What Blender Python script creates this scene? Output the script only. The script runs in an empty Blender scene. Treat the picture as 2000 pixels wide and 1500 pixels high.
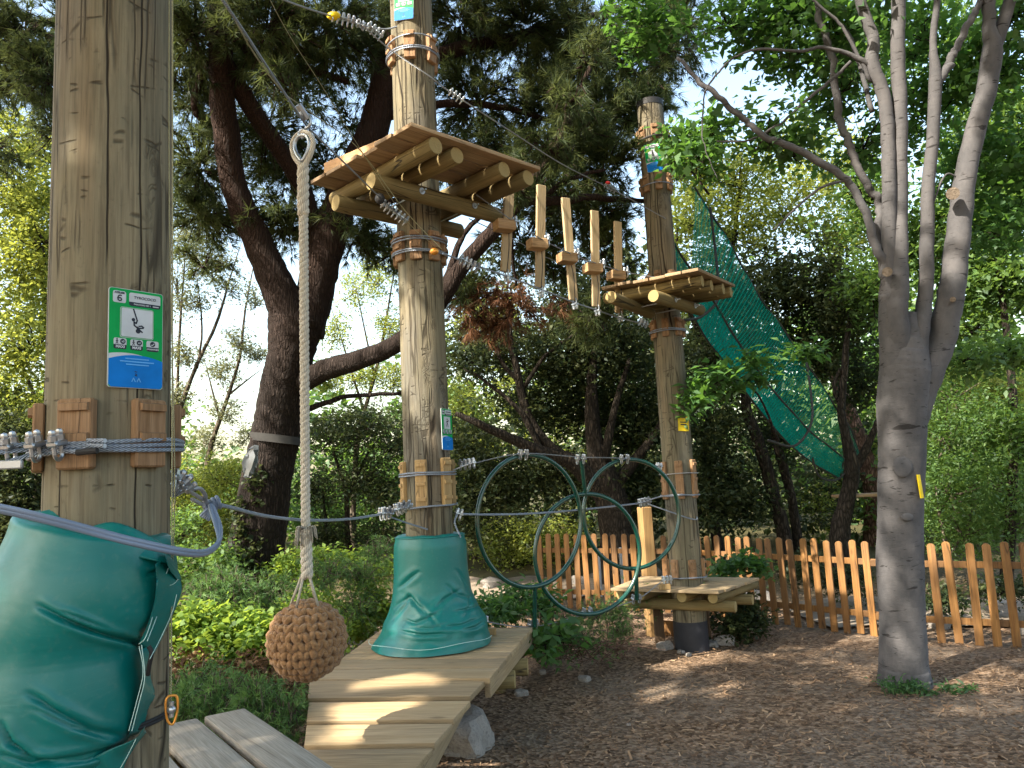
import bpy, bmesh, math, random
import numpy as np
from mathutils import Vector, Matrix, Quaternion
R = math.radians
random.seed(7)
rng = np.random.default_rng(11)
sc = bpy.context.scene
col = sc.collection

# ---------------------------------------------------------------- camera, sky, sun, exposure
EYE = Vector((0, 0, 1.6)); PITCH = R(7.4); ROLL = R(2.9); F = 1500.0
fw = Vector((0, math.cos(PITCH), math.sin(PITCH)))
u0 = Vector((0, -math.sin(PITCH), math.cos(PITCH))); r0 = Vector((1, 0, 0))
rt = math.cos(ROLL) * r0 - math.sin(ROLL) * u0
up = math.cos(ROLL) * u0 + math.sin(ROLL) * r0
cam_d = bpy.data.cameras.new('camera'); cam = bpy.data.objects.new('camera', cam_d); col.objects.link(cam)
cam.matrix_world = Matrix(((rt.x, up.x, -fw.x, EYE.x), (rt.y, up.y, -fw.y, EYE.y), (rt.z, up.z, -fw.z, EYE.z), (0, 0, 0, 1)))
cam_d.sensor_width = 36; cam_d.lens = 27; cam_d.clip_start = .05; cam_d.clip_end = 2000
sc.camera = cam
SUN = Vector((-.60, -.50, .72)).normalized()
world = bpy.data.worlds.new('World'); sc.world = world; world.use_nodes = True
wn = world.node_tree; wn.nodes.clear()
sky = wn.nodes.new('ShaderNodeTexSky'); sky.sky_type = 'NISHITA'; sky.sun_disc = False
sky.sun_elevation = math.asin(SUN.z); sky.sun_rotation = math.atan2(SUN.x, SUN.y)
sky.air_density = 1.5; sky.dust_density = 3.; sky.ozone_density = .2
bg = wn.nodes.new('ShaderNodeBackground'); bg.inputs[1].default_value = .15
wo = wn.nodes.new('ShaderNodeOutputWorld')
wn.links.new(sky.outputs[0], bg.inputs[0]); wn.links.new(bg.outputs[0], wo.inputs[0])
sd = bpy.data.lights.new('sun', 'SUN'); sd.energy = 4.8; sd.angle = R(.6); sd.color = (1, .9, .74)
so = bpy.data.objects.new('sun', sd); col.objects.link(so)
so.rotation_euler = SUN.to_track_quat('Z', 'Y').to_euler(); so.location = SUN * 60
sc.view_settings.view_transform = 'Standard'; sc.view_settings.look = 'None'
sc.view_settings.gamma = 1; sc.view_settings.use_curve_mapping = False
sc.view_settings.exposure = 1.76
sc.cycles.max_bounces = 6; sc.cycles.diffuse_bounces = 3; sc.cycles.glossy_bounces = 2
sc.cycles.transmission_bounces = 3; sc.cycles.transparent_max_bounces = 12
sc.cycles.use_denoising = True
sc.cycles.caustics_reflective = False; sc.cycles.caustics_refractive = False

# ---------------------------------------------------------------- picture geometry helpers
def ray(px, py): return fw + rt * ((px - 1000) / F) + up * ((750 - py) / F)
def P(px, py, d): return EYE + ray(px, py) * d
def PZ(px, py, z):
    r = ray(px, py); return EYE + r * ((z - EYE.z) / r.z)
def PPL(px, py, o, n):
    r = ray(px, py); return EYE + r * ((Vector(o) - EYE).dot(n) / r.dot(n))
def proj(v):
    q = Vector(v) - EYE; d = q.dot(fw)
    return 1000 + F * q.dot(rt) / d, 750 - F * q.dot(up) / d, d

# ---------------------------------------------------------------- objects
W = {}
def link(name, data, m, parent=None, M=None):
    o = bpy.data.objects.new(name, data); col.objects.link(o)
    M = M or Matrix.Identity(4)
    if parent is not None:
        o.parent = parent; o.matrix_basis = W[parent.name].inverted() @ M
    else:
        o.matrix_basis = M
    W[o.name] = M.copy()
    if m is not None and data is not None:
        if not data.materials:
            for q in (m if isinstance(m, (list, tuple)) else [m]): data.materials.append(q)
    return o
def tag(o, label=None, cat=None, group=None, kind=None):
    if label: o['label'] = label
    if cat: o['category'] = cat
    if group: o['group'] = group
    if kind: o['kind'] = kind
    return o
def thing(name, label, cat, loc, rz=0, group=None):
    M = Matrix.Translation(loc) @ Matrix.Rotation(rz, 4, 'Z')
    o = link(name, None, None, None, M); o.empty_display_size = .1
    return tag(o, label, cat, group)
def frame(o, x, z):
    x = Vector(x).normalized(); z = Vector(z); z = (z - x * z.dot(x)).normalized(); y = z.cross(x)
    return Matrix(((x.x, y.x, z.x, o[0]), (x.y, y.y, z.y, o[1]), (x.z, y.z, z.z, o[2]), (0, 0, 0, 1)))
def smooth(pts, k=6):
    pts = [Vector(p) for p in pts]
    if len(pts) < 3: return [pts[0].lerp(pts[-1], i / k) for i in range(k + 1)]
    out = []
    q = [pts[0] * 2 - pts[1]] + pts + [pts[-1] * 2 - pts[-2]]
    for i in range(1, len(q) - 2):
        a, b, c, d = q[i - 1], q[i], q[i + 1], q[i + 2]
        for j in range(k):
            t = j / k
            out.append(.5 * ((2 * b) + (c - a) * t + (2 * a - 5 * b + 4 * c - d) * t * t + (3 * b - a - 3 * c + d) * t ** 3))
    out.append(pts[-1]); return out
def interp(vals, n):
    x = np.linspace(0, len(vals) - 1, n); return list(np.interp(x, range(len(vals)), vals))

class MB:
    def __init__(s): s.v = []; s.f = []; s.uv = []; s.mi = []
    def add(s, vs, fs, uvs=None, mi=0):
        b = len(s.v); s.v += [Vector(p) for p in vs]
        for i, f in enumerate(fs):
            s.f.append([b + j for j in f]); s.uv.append(uvs[i] if uvs else [(0, 0)] * len(f)); s.mi.append(mi)
        return s
    def box(s, c, hx, hy, hz, X=(1, 0, 0), Y=(0, 1, 0), Z=(0, 0, 1), ch=.0, mi=0):
        c, X, Y, Z = Vector(c), Vector(X), Vector(Y), Vector(Z)
        if ch <= 0:
            vs = [c + X * (hx * a) + Y * (hy * b) + Z * (hz * d) for a in (-1, 1) for b in (-1, 1) for d in (-1, 1)]
            fs = [(0, 1, 3, 2), (4, 6, 7, 5), (0, 4, 5, 1), (2, 3, 7, 6), (0, 2, 6, 4), (1, 5, 7, 3)]
            return s.add(vs, fs, mi=mi)
        # box with chamfered edges: section outline in Y/Z swept along X, ends pulled in
        oc = [(-1, -1, 1, 0), (-1, -1, 0, 1), (-1, 1, 0, -1), (-1, 1, 1, 0), (1, 1, -1, 0), (1, 1, 0, -1), (1, -1, 0, 1), (1, -1, -1, 0)]
        vs = []
        for xx, k in ((-hx, 1), (-hx + ch, 0), (hx - ch, 0), (hx, 1)):
            for (a, b, da, db) in oc:
                y = a * hy + da * ch; z = b * hz + db * ch
                if k: y -= math.copysign(min(ch, abs(y)), y) * .9; z -= math.copysign(min(ch, abs(z)), z) * .9
                vs.append(c + X * xx + Y * y + Z * z)
        fs = [[7 - i for i in range(8)][::-1]]
        for r in range(3):
            for i in range(8): fs.append((r * 8 + i, r * 8 + (i + 1) % 8, (r + 1) * 8 + (i + 1) % 8, (r + 1) * 8 + i))
        fs.append([24 + 7 - i for i in range(8)])
        return s.add(vs, fs, mi=mi)
    def tube(s, pts, rad, n=8, caps=True, uvs=1.0, wob=0, mi=0, closed=False):
        pts = [Vector(p) for p in pts]; m = len(pts)
        if not isinstance(rad, (list, tuple)): rad = [rad] * m
        elif len(rad) != m: rad = interp(rad, m)
        t0 = (pts[1] - pts[0]).normalized()
        nrm = t0.orthogonal().normalized(); vs = []; L = [0]
        for i in range(m):
            if closed: t = pts[(i + 1) % m] - pts[i - 1]
            else: t = pts[min(i + 1, m - 1)] - pts[max(i - 1, 0)]
            t = t.normalized() if t.length > 1e-9 else t0
            nrm = (nrm - t * nrm.dot(t)).normalized(); bi = t.cross(nrm)
            if i: L.append(L[-1] + (pts[i] - pts[i - 1]).length)
            for k in range(n):
                a = 2 * math.pi * k / n
                r = rad[i] * (1 + (random.uniform(-wob, wob) if wob else 0))
                vs.append(pts[i] + (nrm * math.cos(a) + bi * math.sin(a)) * r)
        fs = []; uv = []
        for i in range(m if closed else m - 1):
            j = (i + 1) % m
            l1 = L[i + 1] if i + 1 < m else L[i] + (pts[0] - pts[i]).length
            for k in range(n):
                k2 = (k + 1) % n
                fs.append((i * n + k, i * n + k2, j * n + k2, j * n + k))
                uv.append([(k / n, L[i] * uvs), ((k + 1) / n, L[i] * uvs), ((k + 1) / n, l1 * uvs), (k / n, l1 * uvs)])
        if caps and not closed:
            fs.append(tuple(range(n))[::-1]); uv.append([(0, 0)] * n)
            fs.append(tuple((m - 1) * n + k for k in range(n))); uv.append([(0, 0)] * n)
        return s.add(vs, fs, uv, mi)
    def prism(s, poly, n, t, mi=0):
        """poly: outline of 3D points, pushed t along -n"""
        n = Vector(n).normalized(); k = len(poly); top = [Vector(p) for p in poly]; bot = [p - n * t for p in top]
        fs = [tuple(range(k)), tuple(range(2 * k - 1, k - 1, -1))]
        for i in range(k): j = (i + 1) % k; fs.append((i, k + i, k + j, j))
        return s.add(top + bot, fs, mi=mi)
    def ball(s, c, r, n=8, m=5, sq=(1, 1, 1), mi=0):
        c = Vector(c); vs = [c + Vector((0, 0, r * sq[2]))]
        for i in range(1, m):
            a = math.pi * i / m
            for k in range(n):
                b = 2 * math.pi * k / n
                vs.append(c + Vector((r * sq[0] * math.sin(a) * math.cos(b), r * sq[1] * math.sin(a) * math.sin(b), r * sq[2] * math.cos(a))))
        vs.append(c - Vector((0, 0, r * sq[2])))
        fs = [(0, 1 + k, 1 + (k + 1) % n) for k in range(n)]
        for i in range(m - 2):
            for k in range(n): fs.append((1 + i * n + k, 1 + (i + 1) * n + k, 1 + (i + 1) * n + (k + 1) % n, 1 + i * n + (k + 1) % n))
        e = len(vs) - 1
        fs += [(e, 1 + (m - 2) * n + (k + 1) % n, 1 + (m - 2) * n + k) for k in range(n)]
        return s.add(vs, fs, mi=mi)
    def mesh(s, name, M=None, sm=40):
        me = bpy.data.meshes.new(name)
        if M is not None:
            Mi = M.inverted(); vs = [Mi @ p for p in s.v]
        else: vs = s.v
        me.from_pydata([tuple(p) for p in vs], [], s.f)
        uvl = me.uv_layers.new(name='UVMap')
        flat = np.array([c for f in s.uv for u in f for c in u], dtype=np.float32)
        uvl.data.foreach_set('uv', flat)
        if any(s.mi): me.polygons.foreach_set('material_index', s.mi)
        if sm:
            me.shade_smooth()
            if sm < 180: me.set_sharp_from_angle(angle=R(sm))
        me.update(); return me
    def build(s, name, m, parent=None, M=None, sm=40):
        if M is None:
            if parent is not None: M = W[parent.name].copy()
            else:
                lo = Vector((min(p.x for p in s.v), min(p.y for p in s.v), min(p.z for p in s.v))); hi = Vector((max(p.x for p in s.v), max(p.y for p in s.v), max(p.z for p in s.v)))
                M = Matrix.Translation(((lo.x + hi.x) / 2, (lo.y + hi.y) / 2, lo.z))
        elif isinstance(M, Vector): M = Matrix.Translation(M)
        return link(name, s.mesh(name, M, sm), m, parent, M)

# ---------------------------------------------------------------- materials
def new_mat(name):
    m = bpy.data.materials.new(name); m.use_nodes = True; nt = m.node_tree; nt.nodes.clear(); return m, nt
def nd(nt, t, ins=None, **kw):
    n = nt.nodes.new(t)
    for k, v in kw.items(): setattr(n, k, v)
    for k, v in (ins or {}).items():
        if isinstance(v, bpy.types.NodeSocket): nt.links.new(v, n.inputs[k])
        else: n.inputs[k].default_value = v
    return n
def c4(c): return (c[0], c[1], c[2], 1)
def ramp(nt, fac, stops):
    n = nd(nt, 'ShaderNodeValToRGB', {0: fac}); e = n.color_ramp.elements
    while len(e) < len(stops): e.new(.5)
    for i, (p, c) in enumerate(stops): e[i].position = p; e[i].color = c4(c if not isinstance(c, (int, float)) else (c, c, c))
    return n.outputs[0]
def math_(nt, op, a, b=0.0):
    n = nd(nt, 'ShaderNodeMath', {0: a, 1: b}); n.operation = op; return n.outputs[0]
def mixc(nt, fac, a, b, bt='MIX'):
    n = nt.nodes.new('ShaderNodeMix'); n.data_type = 'RGBA'; n.blend_type = bt
    for k, v in ((0, fac), (6, a), (7, b)):
        if isinstance(v, bpy.types.NodeSocket): nt.links.new(v, n.inputs[k])
        else: n.inputs[k].default_value = v if k == 0 else c4(v)
    return n.outputs[2]
def coords(nt, scale, rnd=True, which='Object'):
    tc = nd(nt, 'ShaderNodeTexCoord'); v = tc.outputs[which]
    if rnd:
        oi = nd(nt, 'ShaderNodeObjectInfo'); s = nd(nt, 'ShaderNodeVectorMath', {0: v, 1: nd(nt, 'ShaderNodeCombineXYZ', {0: math_(nt, 'MULTIPLY', oi.outputs['Random'], 37.), 1: math_(nt, 'MULTIPLY', oi.outputs['Random'], 71.), 2: math_(nt, 'MULTIPLY', oi.outputs['Random'], 53.)}).outputs[0]}); v = s.outputs[0]
    return nd(nt, 'ShaderNodeMapping', {'Vector': v, 'Scale': scale}).outputs[0]
def noise(nt, v, sc_=1., det=4., rough=.55, dist=0., out=0):
    return nd(nt, 'ShaderNodeTexNoise', {'Vector': v, 'Scale': sc_, 'Detail': det, 'Roughness': rough, 'Distortion': dist}).outputs[out]
def finish(nt, color, rough, height=None, bump=.2, dist=.01, spec=.4, **ins):
    b = nd(nt, 'ShaderNodeBsdfPrincipled'); o = nd(nt, 'ShaderNodeOutputMaterial')
    for k, v in (('Base Color', color), ('Roughness', rough)):
        if isinstance(v, bpy.types.NodeSocket): nt.links.new(v, b.inputs[k])
        else: b.inputs[k].default_value = c4(v) if k == 'Base Color' else v
    b.inputs['Specular IOR Level'].default_value = spec
    for k, v in ins.items(): b.inputs[k.replace('_', ' ')].default_value = v
    if height is not None:
        bp = nd(nt, 'ShaderNodeBump', {'Strength': bump, 'Distance': dist, 'Height': height}); nt.links.new(bp.outputs[0], b.inputs['Normal'])
    nt.links.new(b.outputs[0], o.inputs[0]); return b

def wood(name, cols, ax='x', k=1.0, rings=False, crack=.5, rough=.75, vary=.25, dirt=.35, bump=.35, dark=(.05, .035, .02)):
    """long grained wood; ax is the local axis the grain runs along"""
    m, nt = new_mat(name)
    A = {'x': (1, 0, 0), 'z': (0, 0, 1)}[ax]
    def S(long, across): return tuple(long if a else across for a in A)
    g = noise(nt, coords(nt, S(1.2 * k, 26 * k)), 1, 5, .6, .6)
    fine = noise(nt, coords(nt, S(5 * k, 170 * k)), 1, 3, .6)
    big = noise(nt, coords(nt, S(.8 * k, 3 * k)), 1, 3, .5)
    c = ramp(nt, g, [(.3, cols[0]), (.52, cols[1]), (.7, cols[2])])
    c = mixc(nt, math_(nt, 'MULTIPLY', ramp(nt, fine, [(.35, 1.), (.6, 0.)]), .35), c, dark)
    blot = ramp(nt, big, [(.35, 1.), (.62, 0.)])
    c = mixc(nt, math_(nt, 'MULTIPLY', blot, dirt), c, cols[3] if len(cols) > 3 else dark)
    # long drying cracks: iso-lines of a stretched noise, kept where another noise is high
    cr = noise(nt, coords(nt, S(.45 * k, 8 * k)), 1, 2, .45, .2)
    cr = math_(nt, 'ABSOLUTE', math_(nt, 'SUBTRACT', cr, .5))
    cr = ramp(nt, cr, [(.003, 1.), (.013, 0.)])
    cr = math_(nt, 'MULTIPLY', cr, ramp(nt, noise(nt, coords(nt, S(1.1 * k, 6 * k)), 1, 1), [(.45, 0.), (.52, 1.)]))
    cr = math_(nt, 'MULTIPLY', cr, crack)
    # knots
    vo = nd(nt, 'ShaderNodeTexVoronoi', {'Vector': coords(nt, S(2.2 * k, 7.5 * k)), 'Scale': 1.})
    kn = math_(nt, 'MULTIPLY', ramp(nt, vo.outputs['Distance'], [(.05, 1.), (.16, 0.)]), math_(nt, 'GREATER_THAN', nd(nt, 'ShaderNodeSeparateColor', {0: vo.outputs['Color']}).outputs[0], .62))
    c = mixc(nt, math_(nt, 'MULTIPLY', kn, .7), c, [x * .4 for x in cols[0]])
    c = mixc(nt, cr, c, (.015, .012, .01))
    oi = nd(nt, 'ShaderNodeObjectInfo')
    hv = nd(nt, 'ShaderNodeHueSaturation', {'Hue': .5, 'Saturation': 1., 'Value': math_(nt, 'ADD', math_(nt, 'MULTIPLY', oi.outputs['Random'], vary), 1 - vary / 2), 'Color': c}); c = hv.outputs[0]
    h = math_(nt, 'SUBTRACT', math_(nt, 'ADD', math_(nt, 'MULTIPLY', g, .5), math_(nt, 'MULTIPLY', fine, .35)), math_(nt, 'MULTIPLY', cr, 1.2))
    if rings:
        tc = nd(nt, 'ShaderNodeTexCoord'); sep = nd(nt, 'ShaderNodeSeparateXYZ', {0: tc.outputs['Normal']})
        end = math_(nt, 'GREATER_THAN', math_(nt, 'ABSOLUTE', sep.outputs[0]), .8)
        wv = nd(nt, 'ShaderNodeTexWave', {'Vector': nd(nt, 'ShaderNodeMapping', {'Vector': tc.outputs['Object'], 'Scale': (0, 1, 1)}).outputs[0], 'Scale': 42., 'Distortion': 1.2, 'Detail': 2.}, wave_type='RINGS', rings_direction='SPHERICAL')
        ec = mixc(nt, wv.outputs[1], [x * .85 for x in cols[1]], [min(.8, x * 1.35) for x in cols[2]])
        c = mixc(nt, end, c, ec)
    finish(nt, c, rough, h, bump, .006, .3)
    return m
M = {}
def pole_mat():
    m, nt = new_mat('weathered_pole')
    S = lambda ac, al: coords(nt, (ac, ac, al))
    streak = noise(nt, S(11, .55), 1, 6, .62, .5); fine = noise(nt, S(90, 3.), 1, 4, .7, .3); blot = noise(nt, S(3.2, 1.1), 1, 5, .62, .8); grit = noise(nt, S(45, 28), 1, 4, .7)
    c = ramp(nt, streak, [(.28, (.135, .113, .072)), (.42, (.185, .157, .103)), (.55, (.225, .192, .128)), (.72, (.275, .232, .15))])
    c = mixc(nt, ramp(nt, blot, [(.42, 0.), (.62, .65)]), c, (.125, .125, .09)); c = mixc(nt, ramp(nt, noise(nt, S(2.3, .8), 1, 4, .6), [(.52, 0.), (.66, .5)]), c, (.12, .125, .13))
    c = mixc(nt, ramp(nt, noise(nt, S(5, .5), 1, 3, .6), [(.56, 0.), (.68, .45)]), c, (.20, .14, .085))
    c = mixc(nt, ramp(nt, fine, [(.36, .5), (.56, 0.)]), c, (.07, .055, .037)); c = mixc(nt, ramp(nt, grit, [(.60, 0.), (.72, .4)]), c, (.09, .07, .05))
    def iso(sa, sl, w0, w1, msk, mt, dist=.2):
        q = math_(nt, 'ABSOLUTE', math_(nt, 'SUBTRACT', noise(nt, S(sa, sl), 1, 2, .5, dist), .5)); return math_(nt, 'MULTIPLY', ramp(nt, q, [(w0, 1.), (w1, 0.)]), ramp(nt, msk, [(mt, 0.), (mt + .05, 1.)]))
    def vedge(sa, sl, w0, w1, msk, mt, dx=.25):
        vv = nd(nt, 'ShaderNodeVectorMath', {0: S(sa, sl), 1: nd(nt, 'ShaderNodeVectorMath', {0: noise(nt, S(6, 2.5), 1, 2, .5, 0, 1), 'Scale': dx}, operation='SCALE').outputs[0]}).outputs[0]
        q = nd(nt, 'ShaderNodeTexVoronoi', {'Vector': vv, 'Scale': 1.}, feature='DISTANCE_TO_EDGE').outputs[0]; return math_(nt, 'MULTIPLY', ramp(nt, q, [(w0, 1.), (w1, 0.)]), ramp(nt, msk, [(mt, 0.), (mt + .06, 1.)]))
    cr = vedge(9., .22, .008, .030, noise(nt, S(4, .9), 1, 2), .44); cr2 = vedge(24., .8, .02, .07, noise(nt, S(6, 1.6), 1, 2), .50, .6)
    ck = vedge(3.5, 14., .012, .05, noise(nt, S(12, 5), 1, 2), .56, .8)
    wig = iso(26, 12, .02, .09, noise(nt, S(6, 3), 1, 2), .60, 1.5)         # worm-like bark scars
    vo = nd(nt, 'ShaderNodeTexVoronoi', {'Vector': S(5.5, 2.0), 'Scale': 1.}); kn = math_(nt, 'MULTIPLY', ramp(nt, vo.outputs['Distance'], [(.04, 1.), (.15, 0.)]), math_(nt, 'GREATER_THAN', nd(nt, 'ShaderNodeSeparateColor', {0: vo.outputs['Color']}).outputs[0], .72))
    k = math_(nt, 'MAXIMUM', math_(nt, 'MAXIMUM', cr, math_(nt, 'MULTIPLY', cr2, .7)), math_(nt, 'MAXIMUM', math_(nt, 'MULTIPLY', ck, .65), math_(nt, 'MAXIMUM', math_(nt, 'MULTIPLY', wig, .45), math_(nt, 'MULTIPLY', kn, .5))))
    c = mixc(nt, k, c, (.022, .017, .012))
    oi = nd(nt, 'ShaderNodeObjectInfo')
    h = math_(nt, 'SUBTRACT', math_(nt, 'ADD', math_(nt, 'MULTIPLY', streak, .5), math_(nt, 'MULTIPLY', fine, .4)), math_(nt, 'MULTIPLY', k, 1.3))
    finish(nt, c, .85, h, .8, .006, .2); return m
M['pole'] = pole_mat()
M['log'] = wood('treated_log', [(0.153, 0.112, 0.040), (0.246, 0.183, 0.076), (0.315, 0.241, 0.108), (0.111, 0.095, 0.048)], 'x', 1.3, True, crack=.9, dirt=.6)
M['board'] = wood('new_board', [(.31, .22, .118), (.41, .30, .17), (.48, .365, .22), (.25, .195, .13)], 'x', 1.2, crack=.3, dirt=.6, vary=.35)
M['underboard'] = wood('platform_board', [(0.261, 0.167, 0.090), (0.342, 0.234, 0.135), (0.414, 0.297, 0.180), (0.198, 0.144, 0.090)], 'x', 1.2, crack=.3, dirt=.6, vary=.6)
M['greyboard'] = wood('grey_board', [(0.279, 0.243, 0.198), (0.360, 0.324, 0.270), (0.423, 0.387, 0.333), (0.243, 0.216, 0.180)], 'x', 1.2, crack=.3, dirt=.4, rough=.8)
M['block'] = wood('chock_wood', [(.24, .135, .065), (.34, .20, .105), (.42, .265, .15), (.18, .115, .07)], 'z', 2.2, crack=.7, vary=.35)
M['yblock'] = wood('yellow_chock_wood', [(0.317, 0.202, 0.088), (0.405, 0.273, 0.123), (0.484, 0.343, 0.167), (0.220, 0.150, 0.079)], 'z', 2.2, crack=.5, vary=.3)
M['fence'] = wood('fence_wood', [(.18, .082, .024), (.28, .137, .043), (.36, .19, .066), (.12, .068, .036)], 'z', 1.5, crack=.6, vary=.5, dirt=.75)
M['lightwood'] = wood('light_board', [(0.450, 0.333, 0.189), (0.540, 0.414, 0.243), (0.612, 0.486, 0.306), (0.378, 0.270, 0.162)], 'z', 1.6, crack=.3)

def simple(name, colr, rough=.5, spec=.3, **kw):
    m, nt = new_mat(name)
    n = noise(nt, coords(nt, (14, 14, 14)), 1, 3)
    c = mixc(nt, ramp(nt, n, [(.35, 0.), (.75, 1.)]), colr, [min(1, x * .78) for x in colr])
    finish(nt, c, rough, noise(nt, coords(nt, (200, 200, 200)), 1, 2), .05, .002, spec, **kw); return m
M['steel'] = simple('galvanised_steel', (.46, .49, .53), .36, .5, Metallic=.9)
M['dullsteel'] = simple('dull_steel', (.42, .43, .45), .5, .5, Metallic=.7)
M['black'] = simple('black_rubber', (.02, .02, .022), .6)
M['ring'] = simple('dark_green_enamel', (.003, .055, .04), .24, .6, Coat_Weight=.4)
M['gold'] = simple('orange_anodised', (.75, .32, .06), .3, .5, Metallic=.6)
M['yellow'] = simple('yellow_plastic', (.85, .62, .01), .4)
M['red'] = simple('red_plastic', (.45, .03, .03), .4)
M['sgreen'] = simple('sign_green', (.0, .33, .075), .5, .15)
M['sblue'] = simple('sign_blue', (.0, .18, .62), .5, .15)
M['swhite'] = simple('sign_white', (.55, .59, .64), .5, .15)
M['sdark'] = simple('sign_ink', (.012, .016, .035), .4)
M['slight'] = simple('sign_light_blue_ink', (.12, .42, .85), .4)
M['bag'] = simple('clear_plastic', (.10, .115, .13), .25, .6)
M['strap'] = simple('grey_webbing', (.04, .04, .04), .8)
M['greymetal'] = simple('grey_pipe', (.45, .47, .5), .4)

def cable_mat(name, c0, c1, k, tw, rough=.45, metal=.5):
    m, nt = new_mat(name)
    uv = nd(nt, 'ShaderNodeTexCoord').outputs['UV']; sp = nd(nt, 'ShaderNodeSeparateXYZ', {0: uv})
    ph = math_(nt, 'ADD', math_(nt, 'MULTIPLY', sp.outputs[0], 6.2832 * k), math_(nt, 'MULTIPLY', sp.outputs[1], tw))
    s = math_(nt, 'ADD', math_(nt, 'MULTIPLY', math_(nt, 'SINE', ph), .5), .5)
    c = mixc(nt, ramp(nt, s, [(.05, 0.), (.45, 1.)]), c0, c1)
    finish(nt, c, rough, s, .8, .003, .5, Metallic=metal); return m
M['cable'] = cable_mat('wire_rope', (.10, .12, .16), (.40, .46, .56), 6, 420.)
M['thincable'] = cable_mat('thin_wire_rope', (.08, .09, .10), (.33, .35, .38), 4, 700.)
M['bluerope'] = cable_mat('grey_blue_hose', (.16, .2, .28), (.2, .25, .35), 1, 10., .4, 0)
M['cord'] = cable_mat('braided_cord', (.16, .15, .07), (.40, .39, .24), 3, 900., .9, 0)
M['darkcord'] = cable_mat('dark_cord', (.02, .02, .02), (.05, .05, .045), 3, 900., .9, 0)
M['rope'] = cable_mat('natural_rope', (.42, .38, .31), (.66, .61, .52), 9, 500., .95, 0)

def pvc():
    m, nt = new_mat('teal_pvc')
    n = noise(nt, coords(nt, (5, 5, 5), False), 1, 4); f = noise(nt, coords(nt, (60, 60, 60), False), 1, 3)
    c = mixc(nt, n, (.0, .125, .118), (.0, .16, .148))
    c = mixc(nt, math_(nt, 'MULTIPLY', ramp(nt, f, [(.55, 0.), (.8, 1.)]), .12), c, (.25, .28, .24))
    rr = nd(nt, 'ShaderNodeMapRange', {0: f, 3: .30, 4: .5}).outputs[0]
    h = math_(nt, 'ADD', noise(nt, coords(nt, (5, 5, 11), False), 1, 4, .5, 1.2), math_(nt, 'MULTIPLY', noise(nt, coords(nt, (500, 500, 500), False), 1, 1), .03))
    finish(nt, c, rr, h, .10, .02, .5); return m
M['pvc'] = pvc()
M['stitch'] = simple('pale_thread', (.45, .65, .62), .7)

def coir():
    m, nt = new_mat('coir')
    n = noise(nt, coords(nt, (60, 60, 60), False), 1, 5, .7); f = noise(nt, coords(nt, (30, 30, 240), False), 1, 3)
    c = ramp(nt, n, [(.25, (.13, .062, .027)), (.5, (.28, .155, .072)), (.75, (.40, .25, .13))])
    finish(nt, c, .95, math_(nt, 'ADD', n, f), .9, .006, .1, Sheen_Weight=.2); return m
M['coir'] = coir()

def bark(name, c0, c1, c2, sx, sz, bump, ztint=None, lent=False):
    m, nt = new_mat(name)
    wob = nd(nt, 'ShaderNodeVectorMath', {0: coords(nt, (sx, sx, sz), False), 1: noise(nt, coords(nt, (6, 6, 3), False), 1, 2, .5, 0, 1)}).outputs[0]
    if not lent:
        vo = nd(nt, 'ShaderNodeTexVoronoi', {'Vector': wob, 'Scale': 1.}, feature='DISTANCE_TO_EDGE'); h = math_(nt, 'MULTIPLY', ramp(nt, vo.outputs[0], [(.0, 0.), (.30, 1.)]), ramp(nt, noise(nt, coords(nt, (sx * 1.4, sx * 1.4, sz * .5), False), 1, 4, .65, .6), [(.36, 0.), (.6, 1.)]))
        n = noise(nt, coords(nt, (30, 30, 10), False), 1, 5, .65)
        c = mixc(nt, h, c0, mixc(nt, n, c1, c2)); h = math_(nt, 'ADD', h, math_(nt, 'MULTIPLY', n, .4))
        if ztint:
            z = nd(nt, 'ShaderNodeSeparateXYZ', {0: nd(nt, 'ShaderNodeTexCoord').outputs['Object']}).outputs[2]
            c = mixc(nt, nd(nt, 'ShaderNodeMapRange', {0: z, 1: 2.4, 2: 4.4}).outputs[0], c, mixc(nt, h, [x * .35 for x in ztint], ztint))
    else:
        n = noise(nt, coords(nt, (12, 12, 36), False), 1, 5, .7); big = noise(nt, coords(nt, (5, 5, 3), False), 1, 6, .7)
        c = mixc(nt, ramp(nt, big, [(.35, 0.), (.65, 1.)]), c1, c2)
        l = noise(nt, coords(nt, (14, 14, 80), False), 1, 2, .5); lm = ramp(nt, l, [(.66, 0.), (.72, 1.)])
        c = mixc(nt, math_(nt, 'MULTIPLY', lm, .8), c, c0)
        l2 = ramp(nt, noise(nt, coords(nt, (5, 5, 24), False), 1, 3, .6, .5), [(.64, 0.), (.68, 1.)])
        c = mixc(nt, math_(nt, 'MULTIPLY', l2, .75), c, [x * .45 for x in c0]); h = math_(nt, 'SUBTRACT', n, math_(nt, 'ADD', lm, l2))
    finish(nt, c, .9, h, bump, .03, .2); return m
M['pinebark'] = bark('pine_bark', (.012, .009, .008), (.045, .035, .031), (.10, .077, .069), 34, 5, 1., (.065, .038, .03))
M['beech'] = bark('smooth_grey_bark', (.03, .027, .027), (.07, .07, .076), (.12, .115, .12), 1, 1, .22, lent=True)
M['darkbark'] = bark('dark_bark', (.012, .010, .008), (.06, .047, .036), (.11, .09, .07), 22, 7, .9)
M['palebark'] = bark('pale_bark', (.05, .04, .03), (.17, .14, .11), (.27, .23, .18), 20, 6, .5)
M['redbark'] = bark('red_bark', (.05, .03, .02), (.26, .15, .11), (.36, .23, .17), 22, 7, .8)

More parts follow.
